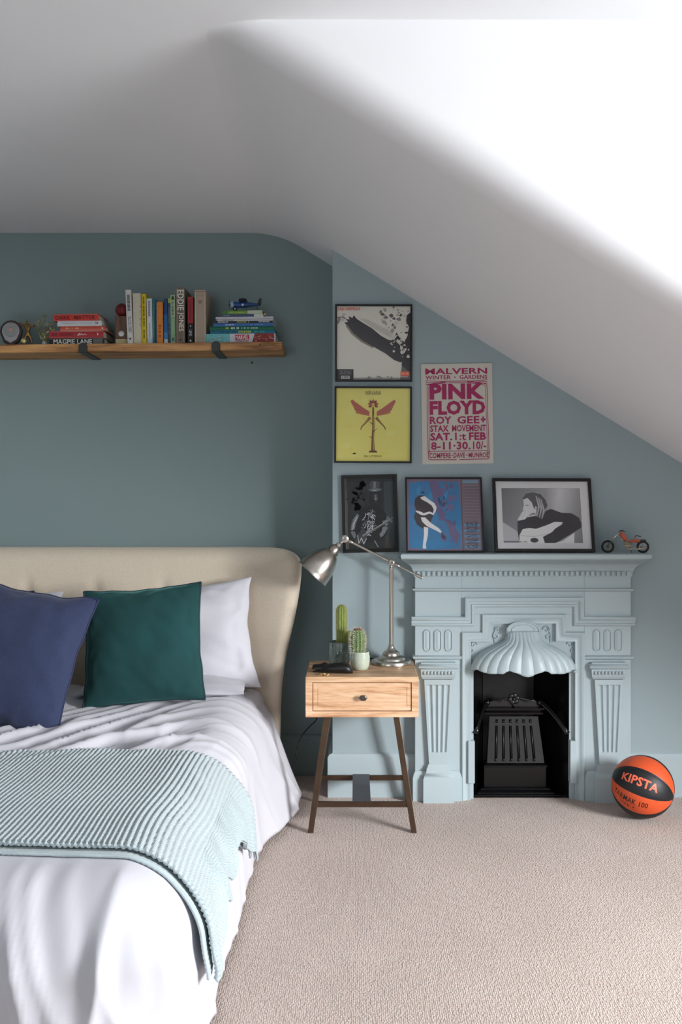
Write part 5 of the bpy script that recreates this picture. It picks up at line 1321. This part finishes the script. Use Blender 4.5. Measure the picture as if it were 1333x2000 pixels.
def art_photo(A):                           # grey photograph: long haired seated guitarist, guitar held low
    A.rect(0, 1, 0, 1, 0, [(120, 120, 124), (150, 150, 154), (170, 170, 174), (110, 110, 114)]).rect(.55, .75, .05, 1, 0, [(150, 150, 154), (150, 150, 154), (196, 196, 198), (140, 140, 144)]).rect(.75, 1, 0, 1, 0, [(150, 150, 154), (120, 120, 124), (150, 150, 152), (196, 196, 198)])
    A.poly([(.0, .38), (.19, .2), (.2, .0), (0, 0)], (176, 176, 180))
    DK, LT, SK_ = (52, 50, 56), (222, 222, 224), (204, 204, 206)
    A.poly([(.26, .80), (.31, .90), (.40, .925), (.50, .89), (.56, .78), (.58, .68), (.54, .60), (.53, .52), (.47, .38), (.44, .40), (.44, .55), (.37, .66), (.34, .80)], (84, 82, 86))
    for u, v in ((.44, .86), (.47, .83), (.50, .80)): A.line([(u, v), (u+.03, v-.2), (u-.01, v-.42)], [.012, .022, .006], (176, 176, 178))
    A.poly([(.275, .79), (.33, .82), (.38, .74), (.405, .63), (.44, .60), (.42, .50), (.33, .47), (.28, .51), (.285, .56), (.262, .60), (.28, .69)], SK_)
    A.line([(.30, .685), (.34, .69)], .014, (90, 88, 90)).line([(.275, .56), (.31, .565)], .012, (110, 104, 106)).ell(.43, .64, .014, .03, (180, 180, 182)).line([(.34, .49), (.38, .53), (.42, .53)], [.01, .03, .03], (120, 118, 122))
    A.poly([(.19, .42), (.28, .44), (.34, .47), (.43, .49), (.50, .43), (.55, .58), (.62, .62), (.75, .55), (.88, .54), (.97, .46), (.995, .36), (.99, .28), (.90, .20), (.66, 0), (.2, 0), (.185, .2)], DK)
    A.poly([(.20, .45), (.19, .40), (.29, .43), (.325, .52), (.30, .56), (.25, .56)], SK_); 
    for k in range(4): A.line([(.20+.022*k, .44), (.235+.02*k, .50), (.26+.018*k, .57)], .017, (214, 214, 216) if k % 2 else (190, 190, 192))
    A.poly([(.20, 0), (.205, .14), (.25, .25), (.33, .27), (.42, .255), (.55, .32), (.66, .385), (.76, .38), (.75, .34), (.66, .26), (.62, .20), (.50, .11), (.52, .0)], LT)
    A.ell(.39, .05, .05, .04, (70, 68, 72)).ell(.39, .05, .056, .046, (150, 150, 152)).ell(.39, .05, .046, .038, (58, 56, 60))
    A.poly([(.64, .0), (.75, .04), (.90, .19), (.89, 0)], LT); A.line([(.20, .13), (.40, .12), (.56, .16)], .006, (150, 150, 152))
    squig(.01, .30, .01, .035, (90, 90, 94), 26, 7)(A)
w_, h_ = 195.5/475, 149/475; cr_ = 1/3.703/475
picture('wide black framed photograph of a long haired guitarist in a white mount on the mantel', (1063.5-695)/474, ZM, w_, h_, YMB, .0125, .018, art_photo, lean_for(h_, .018), R(.15), matw=(44*cr_, 60*cr_, 46*cr_, 50*cr_), group='pictures around the mantelpiece')

# ------------------------------------------------------------------ toy motorcycle on the mantel shelf
YMC = 3.735; SM = 1782/YMC
mx0, mz0 = (1222-695)/SM, ZM
mc = thing('toy_motorcycle', 'orange and chrome toy motorcycle standing at the right end of the mantel shelf', 'toy', (mx0, YMC, mz0), (0, 0, R(-4)))
def mp_(cx, cy, y=0): return ((940+cx/3.703-1222)/SM, y, (1083.2-(910+cy/3.703))/SM)
CHR = mat('chrome', (200, 196, 188), .18, metal=1); ORG = mat('orange_enamel_paint', (196, 84, 44), .35, coat=.4); CRM = mat('cream_cast_metal', (178, 166, 142), .4, metal=.3)
for nm, (c1, c2), R1 in (('front', (920, 588), .0225), ('rear', (1170, 600), .0215)):
    x, _, z = mp_(c1, c2); z = R1+.003
    wl = part('wheel', MB().tube([(x+R1*math.cos(2*PI*k/28), 0, z+R1*math.sin(2*PI*k/28)) for k in range(28)], .0042, 8, closed=True), BLACKC, mc, smooth=True)
    b = MB(); b.tube([(x+(R1-.004)*math.cos(2*PI*k/24), 0, z+(R1-.004)*math.sin(2*PI*k/24)) for k in range(24)], .0012, 6, closed=True)
    for k in range(10):
        a = PI*k/5; b.tube([(x, .003*(-1)**k, z), (x+(R1-.004)*math.cos(a), 0, z+(R1-.004)*math.sin(a))], .0005, 4)
    b.lathe([(0, -.004), (.004, -.004), (.004, .004), (0, .004)], 10, MX((x, 0, z), (PI/2, 0, 0)))
    part('spokes', b, CHR if nm == 'rear' else BRONZE, wl)
b = MB()
for y in (-.006, .006): b.tube([mp_(920, 588, y), mp_(985, 510, y), mp_(1002, 488, y)], .0016, 6)
part('fork', b, CHR, mc, smooth=True)
part('handlebar', MB().tube([mp_(1040, 488, -.022), mp_(1018, 478, -.016), mp_(1000, 490, -.004), mp_(1000, 490, .004), mp_(1018, 478, .016), mp_(1040, 488, .022)], .0014, 6), DARKMET, mc, smooth=True)
part('headlamp', MB().ball(mp_(992, 520), .005, 10), CHR, mc, smooth=True)
rings = []
for t, rr_ in ((0, .002), (.12, .007), (.5, .0095), (.85, .008), (1, .002)):
    c = Vector(mp_(1012, 492))*(1-t)+Vector(mp_(1052, 556))*t; rings.append([(c.x+rr_*.9*math.cos(2*PI*k/12), c.y+rr_*.75*math.sin(2*PI*k/12), c.z+rr_*.5*math.cos(2*PI*k/12)) for k in range(12)])
part('fuel_tank', MB().loft(rings), ORG, mc, smooth=True)
b = MB(); b.ball(mp_(1060, 592), .0125, 14, (1.25, .7, .8)).ball(mp_(1045, 572), .007, 10, (1, 1, 1.2))
for k in range(4): b.box(*[q for q in (mp_(1035, 560)[0], mp_(1065, 560)[0])], -.008, .008, mp_(0, 575-k*6)[2], mp_(0, 577-k*6)[2]+.0006)
part('engine', b, CRM, mc, smooth=True)
part('seat', MB().loft([[(mp_(c, d)[0], .009*s_*math.cos(a), mp_(c, d)[2]+.0065*s_*math.sin(a)) for a in [2*PI*k/10 for k in range(10)]] for c, d, s_ in ((1066, 562, .5), (1085, 560, 1), (1110, 552, 1.1), (1140, 556, 1), (1152, 560, .4))]), ORG, mc, smooth=True)
part('backrest', MB().tube([mp_(1112, 532), mp_(1120, 515), mp_(1148, 522), mp_(1156, 522)], .0022, 6), DARKMET, mc, smooth=True)
part('mudguard', MB().tube([(mp_(1170, 0)[0]+.0285*math.cos(a), 0, .0245+.0285*math.sin(a)) for a in [PI*(.35+.45*k/10) for k in range(11)]], .0022, 6), DGR, mc, smooth=True)
b = MB()
for y, o_ in ((-.009, 0), (-.011, 8)): b.tube([mp_(1045, 596, y), mp_(1060, 612+o_*.4, y), mp_(1120, 612+o_*.5, y), mp_(1195, 602+o_, y)], [.0016, .0018, .0022, .0026], 8)
part('exhaust', b, CHR, mc, smooth=True)
b = MB().tube([mp_(1000, 500), mp_(1030, 560), mp_(1050, 600), mp_(1110, 606), mp_(1168, 600)], .0018, 6).tube([mp_(1052, 556), mp_(1090, 575), mp_(1168, 600)], .0014, 6)
part('chassis', b, CHR, mc, smooth=True)
part('kickstand', MB().tube([mp_(1075, 604, -.004), (mp_(1085, 0)[0], -.014, .0008)], .0012, 6), DARKMET, mc)
